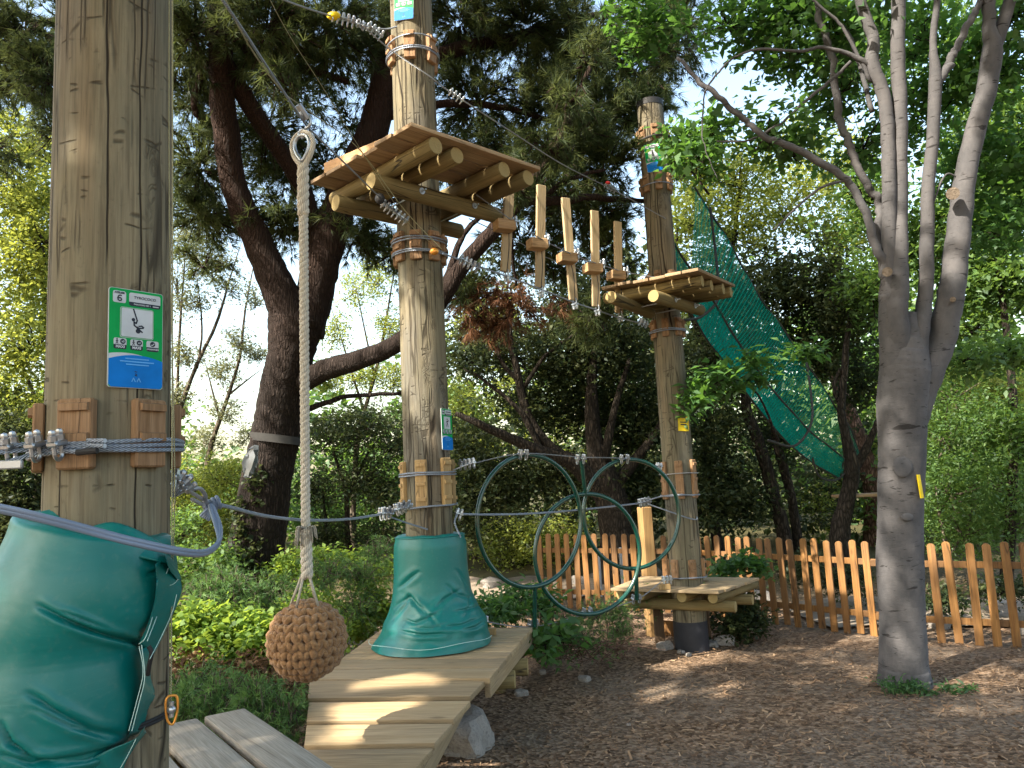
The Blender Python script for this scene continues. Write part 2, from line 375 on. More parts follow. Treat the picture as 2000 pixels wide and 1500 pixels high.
def leafmat(name, c0, c1, c2, trans=.45, gloss=.06, tcol=None, rough=.6):
    m, nt = new_mat(name)
    a = nd(nt, 'ShaderNodeAttribute', attribute_name='rnd').outputs['Fac']
    c = ramp(nt, a, [(0., c0), (.5, c1), (1., c2)])
    tc = mixc(nt, .5, c, tcol or [min(.9, x * 2.2) for x in c2])
    d = nd(nt, 'ShaderNodeBsdfDiffuse', {0: c}); t = nd(nt, 'ShaderNodeBsdfTranslucent', {0: tc})
    s1 = nd(nt, 'ShaderNodeMixShader', {0: trans, 1: d.outputs[0], 2: t.outputs[0]})
    g = nd(nt, 'ShaderNodeBsdfGlossy', {0: (.8, .85, .9, 1), 1: rough})
    s2 = nd(nt, 'ShaderNodeMixShader', {0: gloss, 1: s1.outputs[0], 2: g.outputs[0]})
    nt.links.new(s2.outputs[0], nd(nt, 'ShaderNodeOutputMaterial').inputs[0]); return m
M['needle'] = leafmat('pine_needles', (.010, .020, .007), (.03, .052, .016), (.125, .15, .045), .35, .02)
M['deadneedle'] = leafmat('dead_needles', (.07, .03, .012), (.13, .055, .025), (.19, .10, .05), .2, .02)
M['evergreen'] = leafmat('evergreen_leaves', (.007, .014, .005), (.020, .037, .011), (.085, .10, .033), .3, .02)
M['brightleaf'] = leafmat('sunny_leaves', (.045, .075, .015), (.14, .19, .035), (.31, .345, .075), .5, .02, (.62, .66, .10))
M['midleaf'] = leafmat('mid_green_leaves', (.03, .07, .015), (.065, .14, .03), (.13, .21, .045), .45, .035, (.32, .5, .07))
M['broad'] = leafmat('broad_leaves', (.025, .075, .018), (.045, .12, .03), (.09, .19, .04), .45, .04, (.25, .5, .06))
M['sparse'] = leafmat('grey_green_leaves', (.06, .075, .04), (.11, .125, .06), (.19, .2, .09), .4, .06, (.45, .45, .15))
M['juniper'] = leafmat('juniper_sprays', (.03, .08, .02), (.065, .15, .04), (.16, .27, .07), .35, .03, (.35, .55, .12))
M['shrub'] = leafmat('shrub_leaves', (.05, .10, .015), (.11, .2, .03), (.17, .27, .05), .5, .02, (.55, .7, .08))
M['litter'] = leafmat('dead_leaves', (.06, .03, .015), (.14, .075, .035), (.24, .15, .075), .15, .02)
M['chip'] = leafmat('wood_chips', (.085, .05, .03), (.225, .145, .088), (.44, .315, .205), .05, .02)
M['grass'] = leafmat('grass_blades', (.025, .07, .015), (.04, .11, .025), (.08, .17, .04), .4, .04)

def ground_mat():
    m, nt = new_mat('bark_mulch')
    a = nd(nt, 'ShaderNodeTexVoronoi', {'Vector': coords(nt, (38, 38, 38), False), 'Scale': 1., 'Randomness': 1.})
    v = nd(nt, 'ShaderNodeSeparateColor', {0: a.outputs['Color']}).outputs[0]
    big = noise(nt, coords(nt, (.9, .9, .9), False), 1, 5, .6)
    c = ramp(nt, v, [(.0, (.065, .042, .027)), (.5, (.155, .103, .066)), (1., (.29, .205, .14))])
    c = mixc(nt, ramp(nt, big, [(.45, 0.), (.62, 1.)]), c, mixc(nt, v, (.11, .082, .06), (.21, .165, .125)))
    yy = nd(nt, 'ShaderNodeSeparateXYZ', {0: nd(nt, 'ShaderNodeTexCoord').outputs['Object']}).outputs[1]
    c = mixc(nt, nd(nt, 'ShaderNodeMapRange', {0: yy, 1: 9., 2: 12.}).outputs[0], c, mixc(nt, big, (.035, .045, .015), (.09, .07, .035)))
    finish(nt, c, .95, a.outputs['Distance'], .8, .02, .15); return m
M['ground'] = ground_mat()
def stone_mat(name, a, b):
    m, nt = new_mat(name)
    n = noise(nt, coords(nt, (6, 6, 6)), 1, 6, .65); f = noise(nt, coords(nt, (60, 60, 60)), 1, 4, .6)
    c = mixc(nt, ramp(nt, n, [(.3, 0.), (.7, 1.)]), a, b); c = mixc(nt, math_(nt, 'MULTIPLY', ramp(nt, f, [(.5, 0.), (.7, 1.)]), .5), c, [x * .4 for x in a])
    finish(nt, c, .9, math_(nt, 'ADD', n, f), .6, .02, .2); return m
M['stone'] = stone_mat('pale_limestone', (.20, .185, .17), (.36, .335, .31))
M['dirt'] = stone_mat('pale_gravel', (.17, .135, .10), (.30, .25, .195))

# ---------------------------------------------------------------- ground
def hgt(x, y):
    h = .035 * math.sin(x * .9 + 1) * math.cos(y * .7) + .02 * math.sin(x * 2.3 + y * 1.7)
    if x < -1.2 and y > 3: h += min(.35, (-1.2 - x) * .12) * min(1, (y - 3) / 3)
    if y > 9: h += min(.5, (y - 9) * .035)
    return h - .03
gx = sorted(set([round(v, 3) for v in list(np.linspace(-9, 9, 91)) + [-400, -200, -100, -50, -30, -20, -14, -11, 11, 14, 20, 30, 50, 100, 200, 400]]))
gy = sorted(set([round(v, 3) for v in list(np.linspace(-4, 16, 101)) + [-400, -200, -100, -40, -20, -10, -6, 18, 22, 28, 36, 50, 100, 200, 400, 800]]))
mb = MB(); mb.add([(x, y, hgt(max(-9, min(9, x)), min(y, 16))) for y in gy for x in gx],
    [(j * len(gx) + i, j * len(gx) + i + 1, (j + 1) * len(gx) + i + 1, (j + 1) * len(gx) + i) for j in range(len(gy) - 1) for i in range(len(gx) - 1)])
tag(mb.build('ground', M['ground'], M=Matrix.Identity(4), sm=180), kind='structure')

# ---------------------------------------------------------------- boards, logs
def bevel_mesh(me, off):
    bm = bmesh.new(); bm.from_mesh(me)
    bmesh.ops.bevel(bm, geom=list(bm.edges), offset=off, segments=2, affect='EDGES', profile=.6)
    bm.to_mesh(me); bm.free(); me.shade_smooth(); me.set_sharp_from_angle(angle=R(50)); me.update()
def slab(name, corners, t, m, parent, xdir, n=None, bev=.005):
    """board with its top outline given; its grain follows xdir"""
    cs = [Vector(c) for c in corners]
    if n is None: n = (cs[1] - cs[0]).cross(cs[2] - cs[1]).normalized()
    if n.z < 0: cs = cs[::-1]; n = -n
    c = sum(cs, Vector()) / len(cs)
    b = MB().prism(cs, n, t); Mx = frame(c, xdir, n)
    me = b.mesh(name, Mx, 0); bevel_mesh(me, bev)
    return link(name, me, m, parent, Mx)
def log(name, p0, p1, r, m, parent, n=16):
    p0, p1 = Vector(p0), Vector(p1); d = (p1 - p0); L = d.length; k = 8
    zz = Vector((0, 0, 1)) if abs(d.normalized().z) < .9 else Vector((1, 0, 0))
    Mx = frame((p0 + p1) / 2, d, zz); b = MB()
    pts = [Vector((-L / 2, 0, 0)), Vector((-L / 2 + .006, 0, 0))] + [Vector((-L / 2 + L * i / k, random.uniform(-.003, .003), random.uniform(-.003, .003))) for i in range(1, k)] + [Vector((L / 2 - .006, 0, 0)), Vector((L / 2, 0, 0))]
    rad = [r * .93, r] + [r * random.uniform(.97, 1.03) for _ in range(k - 1)] + [r, r * .93]
    b.tube(pts, rad, n)
    return link(name, b.mesh(name, None, 45), m, parent, Mx)
def rod(mb, a, b, r, n=6): mb.tube([a, b], r, n)
def clamp_mesh():
    b = MB()
    b.box((0, 0, .004), .013, .02, .006, ch=.003)
    for s in (-1, 1):
        b.tube([(0, s * .012, -.02), (0, s * .012, .03)], .0045, 6)
        b.tube([(0, s * .012, .010), (0, s * .012, .022)], .0095, 6)
        b.ball((0, s * .012, .027), .0085, 6, 4)
    b.tube([(0, .012 * math.cos(a), -.02 - .012 * math.sin(a)) for a in np.linspace(0, math.pi, 7)], .0045, 6)
    return b.mesh('cable_clamp')
CLAMP = clamp_mesh(); CLAMP.materials.append(M['steel'])
def clamps(parent, p, d, n, sp, s=1.0, spin=0):
    d = Vector(d).normalized()
    for i in range(n):
        q = Vector(p) + d * (sp * i)
        Mx = frame(q, d, (math.sin(spin + i * .35), .1, math.cos(spin + i * .35))) @ Matrix.Scale(s, 4)
        link('cable_clamp', CLAMP, None, parent, Mx)
def cable(label, pts, r=.006, m='cable', cl=(), group=None, name='steel_cable', cat='cable', k=8, sm_=True, n=8):
    q = smooth(pts, k) if sm_ else [Vector(p) for p in pts]
    t = thing(name, label, cat, q[0], 0, group)
    MB().tube(q, r, n).build('strand', M[m], t)
    for (i, dirn, cnt, sp, s) in cl:       # clamps starting at control point i, going along dirn
        clamps(t, pts[i], dirn, cnt, sp, s)
    return t

# chocks: one mesh per size, shared
def chock_mesh(w, h, th, lips, mats, big=False):
    b = MB(); b.box((th / 2 - .004, 0, 0), h / 2, w / 2, th / 2, X=(0, 0, 1), Y=(0, 1, 0), Z=(-1, 0, 0), ch=.005)
    for z, hh, d in lips:
        vs = []
        for y in (-w * .4, w * .4): vs += [(th - .006, y, z + hh), (th + d, y, z + hh * .6), (th + d, y, z - hh), (th - .006, y, z - hh)]
        b.add(vs, [(0, 1, 2, 3), (7, 6, 5, 4), (0, 4, 5, 1), (1, 5, 6, 2), (2, 6, 7, 3), (3, 7, 4, 0)])
    me = b.mesh('chock', None, 30); me.materials.append(mats); return me
def shaft(x, y, z0, z1, r0_, r1_, n, k, wob, lean=(0, 0)):
    b = MB(); ph = [random.uniform(0, 6.28) for _ in range(8)]
    # drying cracks as real grooves: angle, z range
    grooves = [(random.uniform(0, 2 * math.pi), random.uniform(z0, z1), random.uniform(.3, 1.4), random.uniform(.5, 1)) for _ in range(26)]
    vs = []
    for i in range(k + 1):
        z = z0 + (z1 - z0) * i / k; t = i / k
        for j in range(n):
            a = 2 * math.pi * j / n
            r = (r0_ + (r1_ - r0_) * t) * (1 + wob * (math.sin(2 * a + ph[0] + z * .6) + .6 * math.sin(3 * a + ph[1] - z * .9) + .35 * math.sin(7 * a + ph[2] + 1.1 * z)))
            if n > 100:
                for ga, gz, gl, gd in grooves:
                    if abs(z - gz) < gl:
                        da = (a - ga - .02 * math.sin(z * 5 + ga * 9) + math.pi) % (2 * math.pi) - math.pi
                        if abs(da) < .045: r -= .005 * gd * (1 - abs(da) / .045) * (1 - abs(z - gz) / gl)
            vs.append((x + lean[0] * t + r * math.cos(a), y + lean[1] * t + r * math.sin(a), z))
    fs = [(i * n + j, i * n + (j + 1) % n, (i + 1) * n + (j + 1) % n, (i + 1) * n + j) for i in range(k) for j in range(n)]
    fs.append(tuple(k * n + j for j in range(n)))
    b.add(vs, fs); return b
class Pole: pass
def pole(label, x, y, z1, ra, rb, n=48, k=60, z0=-.4, wob=.006):
    p = Pole(); p.x, p.y, p.z0, p.z1, p.ra, p.rb = x, y, z0, z1, ra, rb
    p.t = thing('wooden_pole', label, 'pole', (x, y, 0), 0, None)
    shaft(x, y, z0, z1, ra, rb, n, k, wob).build('shaft', M['pole'], p.t, sm=60); return p
def prad(p, z): return p.ra + (p.rb - p.ra) * (z - p.z0) / (p.z1 - p.z0)
def chocks(p, z, me, n, phase, jit=.0):
    for i in range(n):
        a = phase + 2 * math.pi * i / n; r = prad(p, z)
        Mx = Matrix.Translation((p.x + r * math.cos(a), p.y + r * math.sin(a), z + random.uniform(-jit, jit))) @ Matrix.Rotation(a, 4, 'Z')
        link('chock', me, None, p.t, Mx)
def wrap(p, z, off, turns, r=.006, gap=.013, m='cable', tilt=(0, 0), n=48, name='cable_wrap'):
    b = MB()
    for i in range(turns):
        R_ = prad(p, z) + off + r
        b.tube([(p.x + R_ * math.cos(a), p.y + R_ * math.sin(a), z + gap * (i - (turns - 1) / 2) + tilt[0] * math.cos(a) + tilt[1] * math.sin(a) + .003 * math.sin(3 * a + i)) for a in np.linspace(0, 2 * math.pi, n, endpoint=False)], r, 8, closed=True)
    return b.build(name, M[m], p.t)
def zat(px, py, d): return P(px, py, d).z

# ------------------------------------------------ pole 1 (close, left)
b1 = P(210, 1000, 2.27); p1 = pole('thick weathered log pole closest to the camera, carrying the sign with the big 6', b1.x, b1.y, 4.6, .172, .166, 150, 220, wob=.004)
zc = zat(230, 842, 2.1)
BIG = chock_mesh(.098, .195, .03, [(.075, .012, .008), (-.01, .013, .008)], M['block'])
chocks(p1, zc, BIG, 6, R(-88), .0)
zw = zat(230, 868, 2.09)
wrap(p1, zw, .028, 3, .0062, .0125, tilt=(.004, .002), n=72)
wrap(p1, zat(260, 1418, 2.1), .002, 2, .005, .006, 'black', name='rubber_cord')
# straight tails of the big wrap going off to the left, with clamps
pa = P(120, 868, 2.12); pb = P(-160, 885, 1.98)
t = thing('anchor_cable', 'thick steel cable tails clamped together beside the closest pole, leaving left', 'cable', pa)
b = MB()
for dz in (.010, -.004): b.tube(smooth([P(205, 868, 2.07) + Vector((0, 0, dz)), pa + Vector((0, 0, dz)), P(0, 880, 2.05) + Vector((0, 0, dz * 1.2)), pb + Vector((0, 0, dz * 2))], 8), .0062, 10)
b.tube(smooth([P(152, 883, 2.07), P(90, 880, 2.10), P(0, 905, 2.05), P(-160, 925, 2.0)], 8), .0062, 10)
b.build('strand', M['cable'], t)
for px in (20, 68, 112): link('cable_clamp', CLAMP, None, t, frame(P(px, 876 - px * .06, 2.07), (1, -.1, 0), (.05, -.25, 1)) @ Matrix.Scale(1.25, 4))
MB().tube([P(150, 884, 2.065), P(190, 880, 2.06)], .0085, 8).build('rubber_cap', M['black'], t)
MB().box(P(8, 908, 2.03), .05, .006, .012, ch=.003).build('saddle', M['dullsteel'], t)

# ------------------------------------------------ pole 2 (middle)
b2 = P(838, 1000, 5.62); p2 = pole('middle log pole with a green padded cover round its foot', b2.x, b2.y, 7.2, .176, .160, 96, 120)
BLK = chock_mesh(.085, .34, .032, [(.135, .014, .008), (.0, .014, .008), (-.11, .014, .008)], M['yblock'])
SML = chock_mesh(.088, .225, .036, [(.085, .016, .012), (-.005, .016, .012)], M['block'])
chocks(p2, zat(838, 944, 5.45), BLK, 6, R(-98), .01)
wrap(p2, zat(838, 925, 5.45), .030, 2, .006, .016); wrap(p2, zat(838, 990, 5.45), .030, 1, .006, tilt=(.01, 0))
chocks(p2, zat(820, 455, 5.45), SML, 8, R(-92), .006)
wrap(p2, zat(820, 440, 5.45), .036, 2, .006, .02, tilt=(-.004, .01)); wrap(p2, zat(820, 467, 5.45), .036, 2, .006, .014, tilt=(-.004, .008))
chocks(p2, zat(805, 55, 5.7), SML, 6, R(-90), .004)
wrap(p2, zat(805, 38, 5.7), .036, 1, .006, tilt=(.02, 0)); wrap(p2, zat(805, 62, 5.7), .036, 2, .006, .018, tilt=(.012, .01))

# ------------------------------------------------ pole 3 (right)
b3 = P(1331, 1000, 7.4); p3 = pole('right log pole with a sawn top and a small yellow tag', b3.x, b3.y, zat(1261, 200, 7.9), .157, .132, 96, 110)
SM3 = chock_mesh(.07, .18, .03, [(.06, .013, .010), (-.01, .013, .010)], M['block'])
for py, d, n, ph in ((258, 7.75, 7, -92), (350, 7.65, 7, -90), (540, 7.45, 7, -70), (632, 7.3, 7, -108)): chocks(p3, zat(1280, py, d), SM3, n, R(ph), .005)
BL3 = chock_mesh(.075, .36, .03, [(.14, .014, .008), (.0, .014, .008), (-.12, .014, .008)], M['block'])
chocks(p3, zat(1325, 938, 7.25), BL3, 6, R(-100), .01)
chocks(p3, zat(1335, 1112, 7.22), SM3, 6, R(-80), .005)
wrap(p3, zat(1265, 262, 7.7), .030, 1, .013, m='strap', tilt=(.02, .01)); wrap(p3, zat(1280, 352, 7.6), .030, 1, .005)
wrap(p3, zat(1295, 637, 7.3), .030, 2, .006, .016); wrap(p3, zat(1325, 925, 7.25), .030, 1, .005, m='dullsteel'); wrap(p3, zat(1325, 968, 7.25), .030, 1, .006)
wrap(p3, zat(1335, 1128, 7.22), .030, 1, .006)
b = MB(); r_ = .1605
b.tube([(p3.x, p3.y, -.3), (p3.x, p3.y, .20), (p3.x, p3.y, .24)], [r_, r_, r_ - .002], 32); b.build('tarred_foot', simple('black_tar', (.025, .027, .035), .55), p3.t, sm=60)
MB().tube([(p3.x, p3.y, p3.z1 - .05), (p3.x, p3.y, p3.z1 + .012)], p3.rb + .004, 32).build('sealed_top', M['black'], p3.t, sm=60)

# ------------------------------------------------ upper platforms
def upper_platform(label, A, Rr, L, Zb, logs, far, beamA, beamB, nb, r, ml, kick=None, Th=.028):
    A, Rr, L = [PZ(px, py, Zb) for px, py in (A, Rr, L)]
    u = (Rr - A); v = (L - A); lu = u.length; lv = v.length; u.normalize(); v.normalize()
    c = A + u * lu / 2 + v * lv / 2
    t = thing('platform', label, 'platform', c, 0, 'platforms high on the poles')
    n = Vector((0, 0, 1)); px_, py_ = (p2.x, p2.y) if c.y < 6.5 else (p3.x, p3.y)
    pc = Vector((px_, py_, Zb)); hole = .19
    for i in range(nb):
        v0 = lv * (i + .01) / nb; v1 = lv * (i + .94) / nb
        e0 = random.uniform(-.025, .02); e1 = random.uniform(-.012, .012)
        segs = [(e0, lu + e1)]
        cv = (pc - A).dot(v); cu = (pc - A).dot(u)
        if v0 < cv + hole and v1 > cv - hole: segs = [(e0, cu - hole * .95), (cu + hole * .95, lu + e1)]
        for s0, s1 in segs:
            if s1 - s0 < .06: continue
            q = [A + u * s0 + v * v0, A + u * s1 + v * v0, A + u * s1 + v * v1, A + u * s0 + v * v1]
            slab('board', [w + n * Th for w in q], Th, M['underboard'], t, u, n)
    ends = [PZ(px, py, Zb - r) for px, py in logs]; fe = PZ(far[0], far[1], Zb - r)
    dv = fe - ends[0]
    for i, e in enumerate(ends): log('log', e, e + dv * (1 if i == 0 else random.uniform(.93, 1.0)), r, M[ml], t)
    zb = Zb - 3 * r - .001
    for e0, e1 in (beamA, beamB): log('beam', PZ(e0[0], e0[1], zb), PZ(e1[0], e1[1], zb), r * 1.02, M[ml], t)
    a0, a1 = [PZ(q[0], q[1], zb) for q in beamA]; c0, c1 = [PZ(q[0], q[1], zb) for q in beamB]
    for k in (.33, .75):
        pa_ = a0.lerp(a1, k); dirn = (c0 - a0); dirn = (dirn - u * dirn.dot(u)).normalized()
        dist = (c0 - a0).dot(dirn)
        b = MB(); rod(b, pa_ - dirn * (r + .05), pa_ + dirn * (dist + r + .03), .006)
        b.tube([pa_ - dirn * (r + .004), pa_ - dirn * (r + .008)], .024, 12); b.tube([pa_ - dirn * (r + .008), pa_ - dirn * (r + .024)], .012, 6)
        b.build('threaded_rod', M['steel'], t)
    if kick:
        k0, k1 = [PZ(q[0], q[1], Zb + Th + .001) for q in kick]; d = (k1 - k0).normalized(); sd_ = Vector((d.y, -d.x, 0))
        h = .085; q = [k0, k1, k1 + sd_ * -.05, k0 + sd_ * -.05]
        slab('kick_board', [w + Vector((0, 0, h)) for w in q], h, M['lightwood2'], t, d, n, .012)
    return t, A, u, v, lu, lv
M['lightwood2'] = wood('kick_wood', [(.45, .25, .12), (.56, .34, .17), (.62, .42, .23), (.36, .2, .1)], 'x', 1.2, crack=.2)
upper_platform('square platform of boards on round logs seen from below on the middle pole', (807, 247), (1058, 333), (609, 362), 3.86,
    [(851, 284), (893, 303), (985, 331), (1032, 347)], (655, 391), ((724, 354), (972, 422)), ((655, 396), (898, 452)), 6, .060, 'log', kick=((632, 340), (752, 290)))
upper_platform('square platform of boards on round logs on the right pole, behind the hanging boards', (1365, 529), (1437, 561), (1172, 566), 3.33,
    [(1372, 549), (1390, 557), (1413, 564), (1428, 570)], (1182, 583), ((1276, 578), (1368, 606)), ((1193, 580), (1270, 612)), 6, .054, 'log')

# ------------------------------------------------ lower deck of the middle pole and its ramp
zd = .49
t = thing('deck', 'low board deck round the covered foot of the middle pole', 'deck', (p2.x, p2.y, 0))
def lx(y, a, b_): # x on an edge line through two pixels
    return a[0] + (b_[0] - a[0]) * (y - a[1]) / (b_[1] - a[1])
ys = [1325, 1304.5, 1285, 1273, 1263, 1253, 1245, 1237.5, 1231, 1225.5]
el = ((738, 1232), (610, 1326)); er = ((1040, 1226), (957, 1325))
pc = Vector((p2.x, p2.y, zd))
for i in range(len(ys) - 1):
    y0, y1 = ys[i], ys[i + 1] + (1.1 if i < 3 else .6)
    sl = .0008
    q = [PZ(lx(y0, *el), y0 + 2, zd), PZ(lx(y0, *er), y0 - 1, zd), PZ(lx(y1, *er), y1 - 1, zd), PZ(lx(y1, *el), y1 + 2, zd)]
    ymn, ymx = min(w.y for w in q), max(w.y for w in q)
    X = (q[1] - q[0]).normalized()
    if ymn < pc.y + .15 and ymx > pc.y - .15:
        def cut(a, b_, x): f = (x - a.x) / (b_.x - a.x); return a.lerp(b_, f)
        slab('board', [q[0], cut(q[0], q[1], pc.x - .185), cut(q[3], q[2], pc.x - .185), q[3]], .034, M['board'], t, X)
        slab('board', [cut(q[0], q[1], pc.x + .185), q[1], q[2], cut(q[3], q[2], pc.x + .185)], .034, M['board'], t, X)
    else: slab('board', q, .034, M['board'], t, X)
fa, fb = PZ(960, 1327, zd - .036), PZ(1041, 1229, zd - .036)
dd = (fb - fa).normalized(); nn = Vector((dd.y, -dd.x, 0))
slab('fascia', [fa - nn * .05 + dd * .02, fa - nn * .012 + dd * .02, fb - nn * .012, fb - nn * .05], .11, M['board'], t, dd, Vector((0, 0, 1)))
for px, py, L in ((1031, 1302, 1.1), (1006, 1327, 1.0)):
    e = PZ(px, py, .285 if py < 1310 else .275); log('log', e, e + Vector((-L, .08, 0)), .062, M['log'], t)
e = PZ(985, 1300, .15)
for dx in (0, -.62): log('bearer', e + Vector((dx - .05, -.1, 0)), e + Vector((dx + .35, 1.2, 0)), .06, M['log'], t)
for dx, dy in ((-.05, 0), (-.75, .1), (.25, 1.05), (-.45, 1.1)): log('leg', (e.x + dx, e.y + dy, -.1), (e.x + dx, e.y + dy, .22), .055, M['log'], t)

A0 = PZ(780, 1328, zd - .003); sl = R(11); rn = Vector((0, -math.sin(sl), math.cos(sl)))
t = thing('ramp', 'sloping board walkway leading up to the deck, partly sunlit', 'ramp', (A0.x, A0.y - .6, 0))
rows = [(1327.5, 1367), (1370, 1412), (1414.5, 1459), (1462.5, 1510), (1514, 1566), (1570, 1628), (1632, 1697)]
el = ((605, 1328), (591, 1462)); er = ((951, 1326), (842, 1464))
for (ya, yb) in rows:
    o = random.uniform(-4, 4)
    q = [PPL(lx(yb, *el) + o, yb - 3.2, A0, rn), PPL(lx(yb, *er) + o, yb - 7.7, A0, rn), PPL(lx(ya, *er) + o, ya - 1.5, A0, rn), PPL(lx(ya, *el) + o, ya + 1.5, A0, rn)]
    slab('board', q, .036, M['board'], t, (q[1] - q[0]).normalized(), rn)
for pxy in (((640, 1330), (640, 1690)), ((905, 1330), (700, 1690))):
    a, c = [PPL(q[0], q[1], A0, rn) - rn * .038 for q in pxy]; dd = (c - a).normalized(); sd_ = dd.cross(rn).normalized() * .03
    slab('stringer', [a - sd_, a + sd_, c + sd_, c - sd_], .1, M['board'], t, dd, rn)

# ------------------------------------------------ lower deck of the right pole
zd3 = .585
t = thing('deck', 'small raised deck of thin boards on stacked logs round the right pole', 'deck', (p3.x, p3.y, 0))
c4_ = [PZ(px, py, zd3) for px, py in ((1192, 1149), (1404, 1155), (1484, 1128), (1254, 1125))]
nb = 8; pc = Vector((p3.x, p3.y, zd3))
for i in range(nb):
    s0, s1 = (i + .02) / nb, (i + .97) / nb; e = random.uniform(-.008, .008)
    q = [c4_[0].lerp(c4_[3], s0), c4_[1].lerp(c4_[2], s0), c4_[1].lerp(c4_[2], s1), c4_[0].lerp(c4_[3], s1)]
    X = (q[1] - q[0]).normalized(); q[1] += X * e; q[2] += X * e
    ym = (q[0] + q[1] + q[2] + q[3]) / 4
    near = min(abs((w - pc).dot(Vector((-X.y, X.x, 0)))) for w in (q[0], q[3], ym))
    if near < .17:
        k = [(pc - q[0]).dot(X) / (q[1] - q[0]).length, (pc - q[3]).dot(X) / (q[2] - q[3]).length]; g = .165 / (q[1] - q[0]).length
        slab('board', [q[0], q[0].lerp(q[1], k[0] - g), q[3].lerp(q[2], k[1] - g), q[3]], .024, M['board'], t, X, bev=.003)
        slab('board', [q[0].lerp(q[1], k[0] + g), q[1], q[2], q[3].lerp(q[2], k[1] + g)], .024, M['board'], t, X, bev=.003)
    else: slab('board', q, .024, M['board'], t, X, bev=.003)
zl = zd3 - .024 - .053
v3 = (c4_[2] - c4_[1]).normalized(); L3 = (c4_[2] - c4_[1]).length
for px, py in ((1212, 1162), (1250, 1163), (1331, 1166), (1392, 1168)):
    e = PZ(px, py, zl); log('log', e, e + v3 * (L3 * 1.0), .051, M['log'], t)
zb = zl - .104
ba, bb = PZ(1222, 1177, zb), PZ(1437, 1185, zb); u3 = (bb - ba).normalized()
log('beam', ba, bb, .05, M['log'], t)
off = Vector((-u3.y, u3.x, 0)) * .42
log('beam', ba + off, bb + off + u3 * .05, .05, M['log'], t)
for px0, px1, py0, py1, d in ((1281, 1299, 1186, 1262, 7.45), (1373, 1386, 1186, 1252, 7.5)):
    a = P((px0 + px1) / 2, py1, d); zt = zb - .051
    b = MB(); b.box((0, 0, 0), (zt + .15) / 2, .045, .03, X=(0, 0, 1), Y=(1, 0, 0), Z=(0, 1, 0), ch=.004)
    Mx = Matrix.Translation((a.x, a.y, zt - (zt + .15) / 2)); me = b.mesh('post', None, 30); link('post', me, wood('dark_post' + str(px0), [(.06, .035, .02), (.10, .06, .035), (.14, .09, .05)], 'z'), t, Mx)
a, c = P(1296, 1212, 7.9), P(1340, 1215, 7.9); slab('cross_board', [a, c, c + Vector((0, .03, 0)), a + Vector((0, .03, 0))], .2, M['fence'], t, c - a, Vector((0, 0, 1)))

# upright square post beside the right pole
a = P(1268, 1130, 8.0); top = P(1252, 992, 7.9); base = Vector((a.x, a.y, zd3 * 0 - .2))
hgt_ = top.z - base.z
t = tag(link('square_post', MB().box((0, 0, hgt_ / 2), hgt_ / 2, .058, .058, X=(0, 0, 1), Y=(1, 0, 0), Z=(0, 1, 0), ch=.006).mesh('square_post', None, 30), M['lightpost'] if 'lightpost' in M else wood('orange_post', [(.27, .155, .06), (.36, .22, .09), (.43, .28, .125), (.2, .12, .055)], 'z', 1.2, crack=.5), None, Matrix.Translation(base) @ Matrix.Rotation(R(20), 4, 'Z')),
    'square sawn wooden post holding up the hand cable left of the right pole', 'post')

# ------------------------------------------------ grey boards in the foreground
zg = .65
t = thing('deck', 'grey weathered boards of the closest deck at the foot of the thick pole', 'deck', (-1.2, 2.6, 0))
gp = [((397, 1400), (478, 1382), (670, 1510)), ((318, 1412), (371, 1397), (520, 1512)), ((262, 1478), (322, 1462), (365, 1512))]
ref = PZ(478, 1382, zg); dirg = (PZ(655, 1500, zg) - ref).normalized(); per = Vector((dirg.y, -dirg.x, 0))
if per.x > 0: per = -per
w0, gap = .178, .03
for i in range(9):
    s = [0, .0, .18, .1, .12, .1, .15, .1, .12][i]
    a = ref + per * (i * (w0 + gap)) + dirg * s
    slab('board', [a, a + per * w0, a + per * w0 + dirg * 1.75, a + dirg * 1.75], .036, M['greyboard'], t, dirg, Vector((0, 0, 1)), .01)
for s in (.35, 1.4):
    a = ref + dirg * s + Vector((0, 0, -.037 - .05)); log('log', a + per * .02, a + per * 1.75, .05, M['log'], t)
    for k in (.15, 1.5): 
        q = a + per * k; log('leg', (q.x, q.y, -.15), (q.x, q.y, zg - .14), .05, M['log'], t)

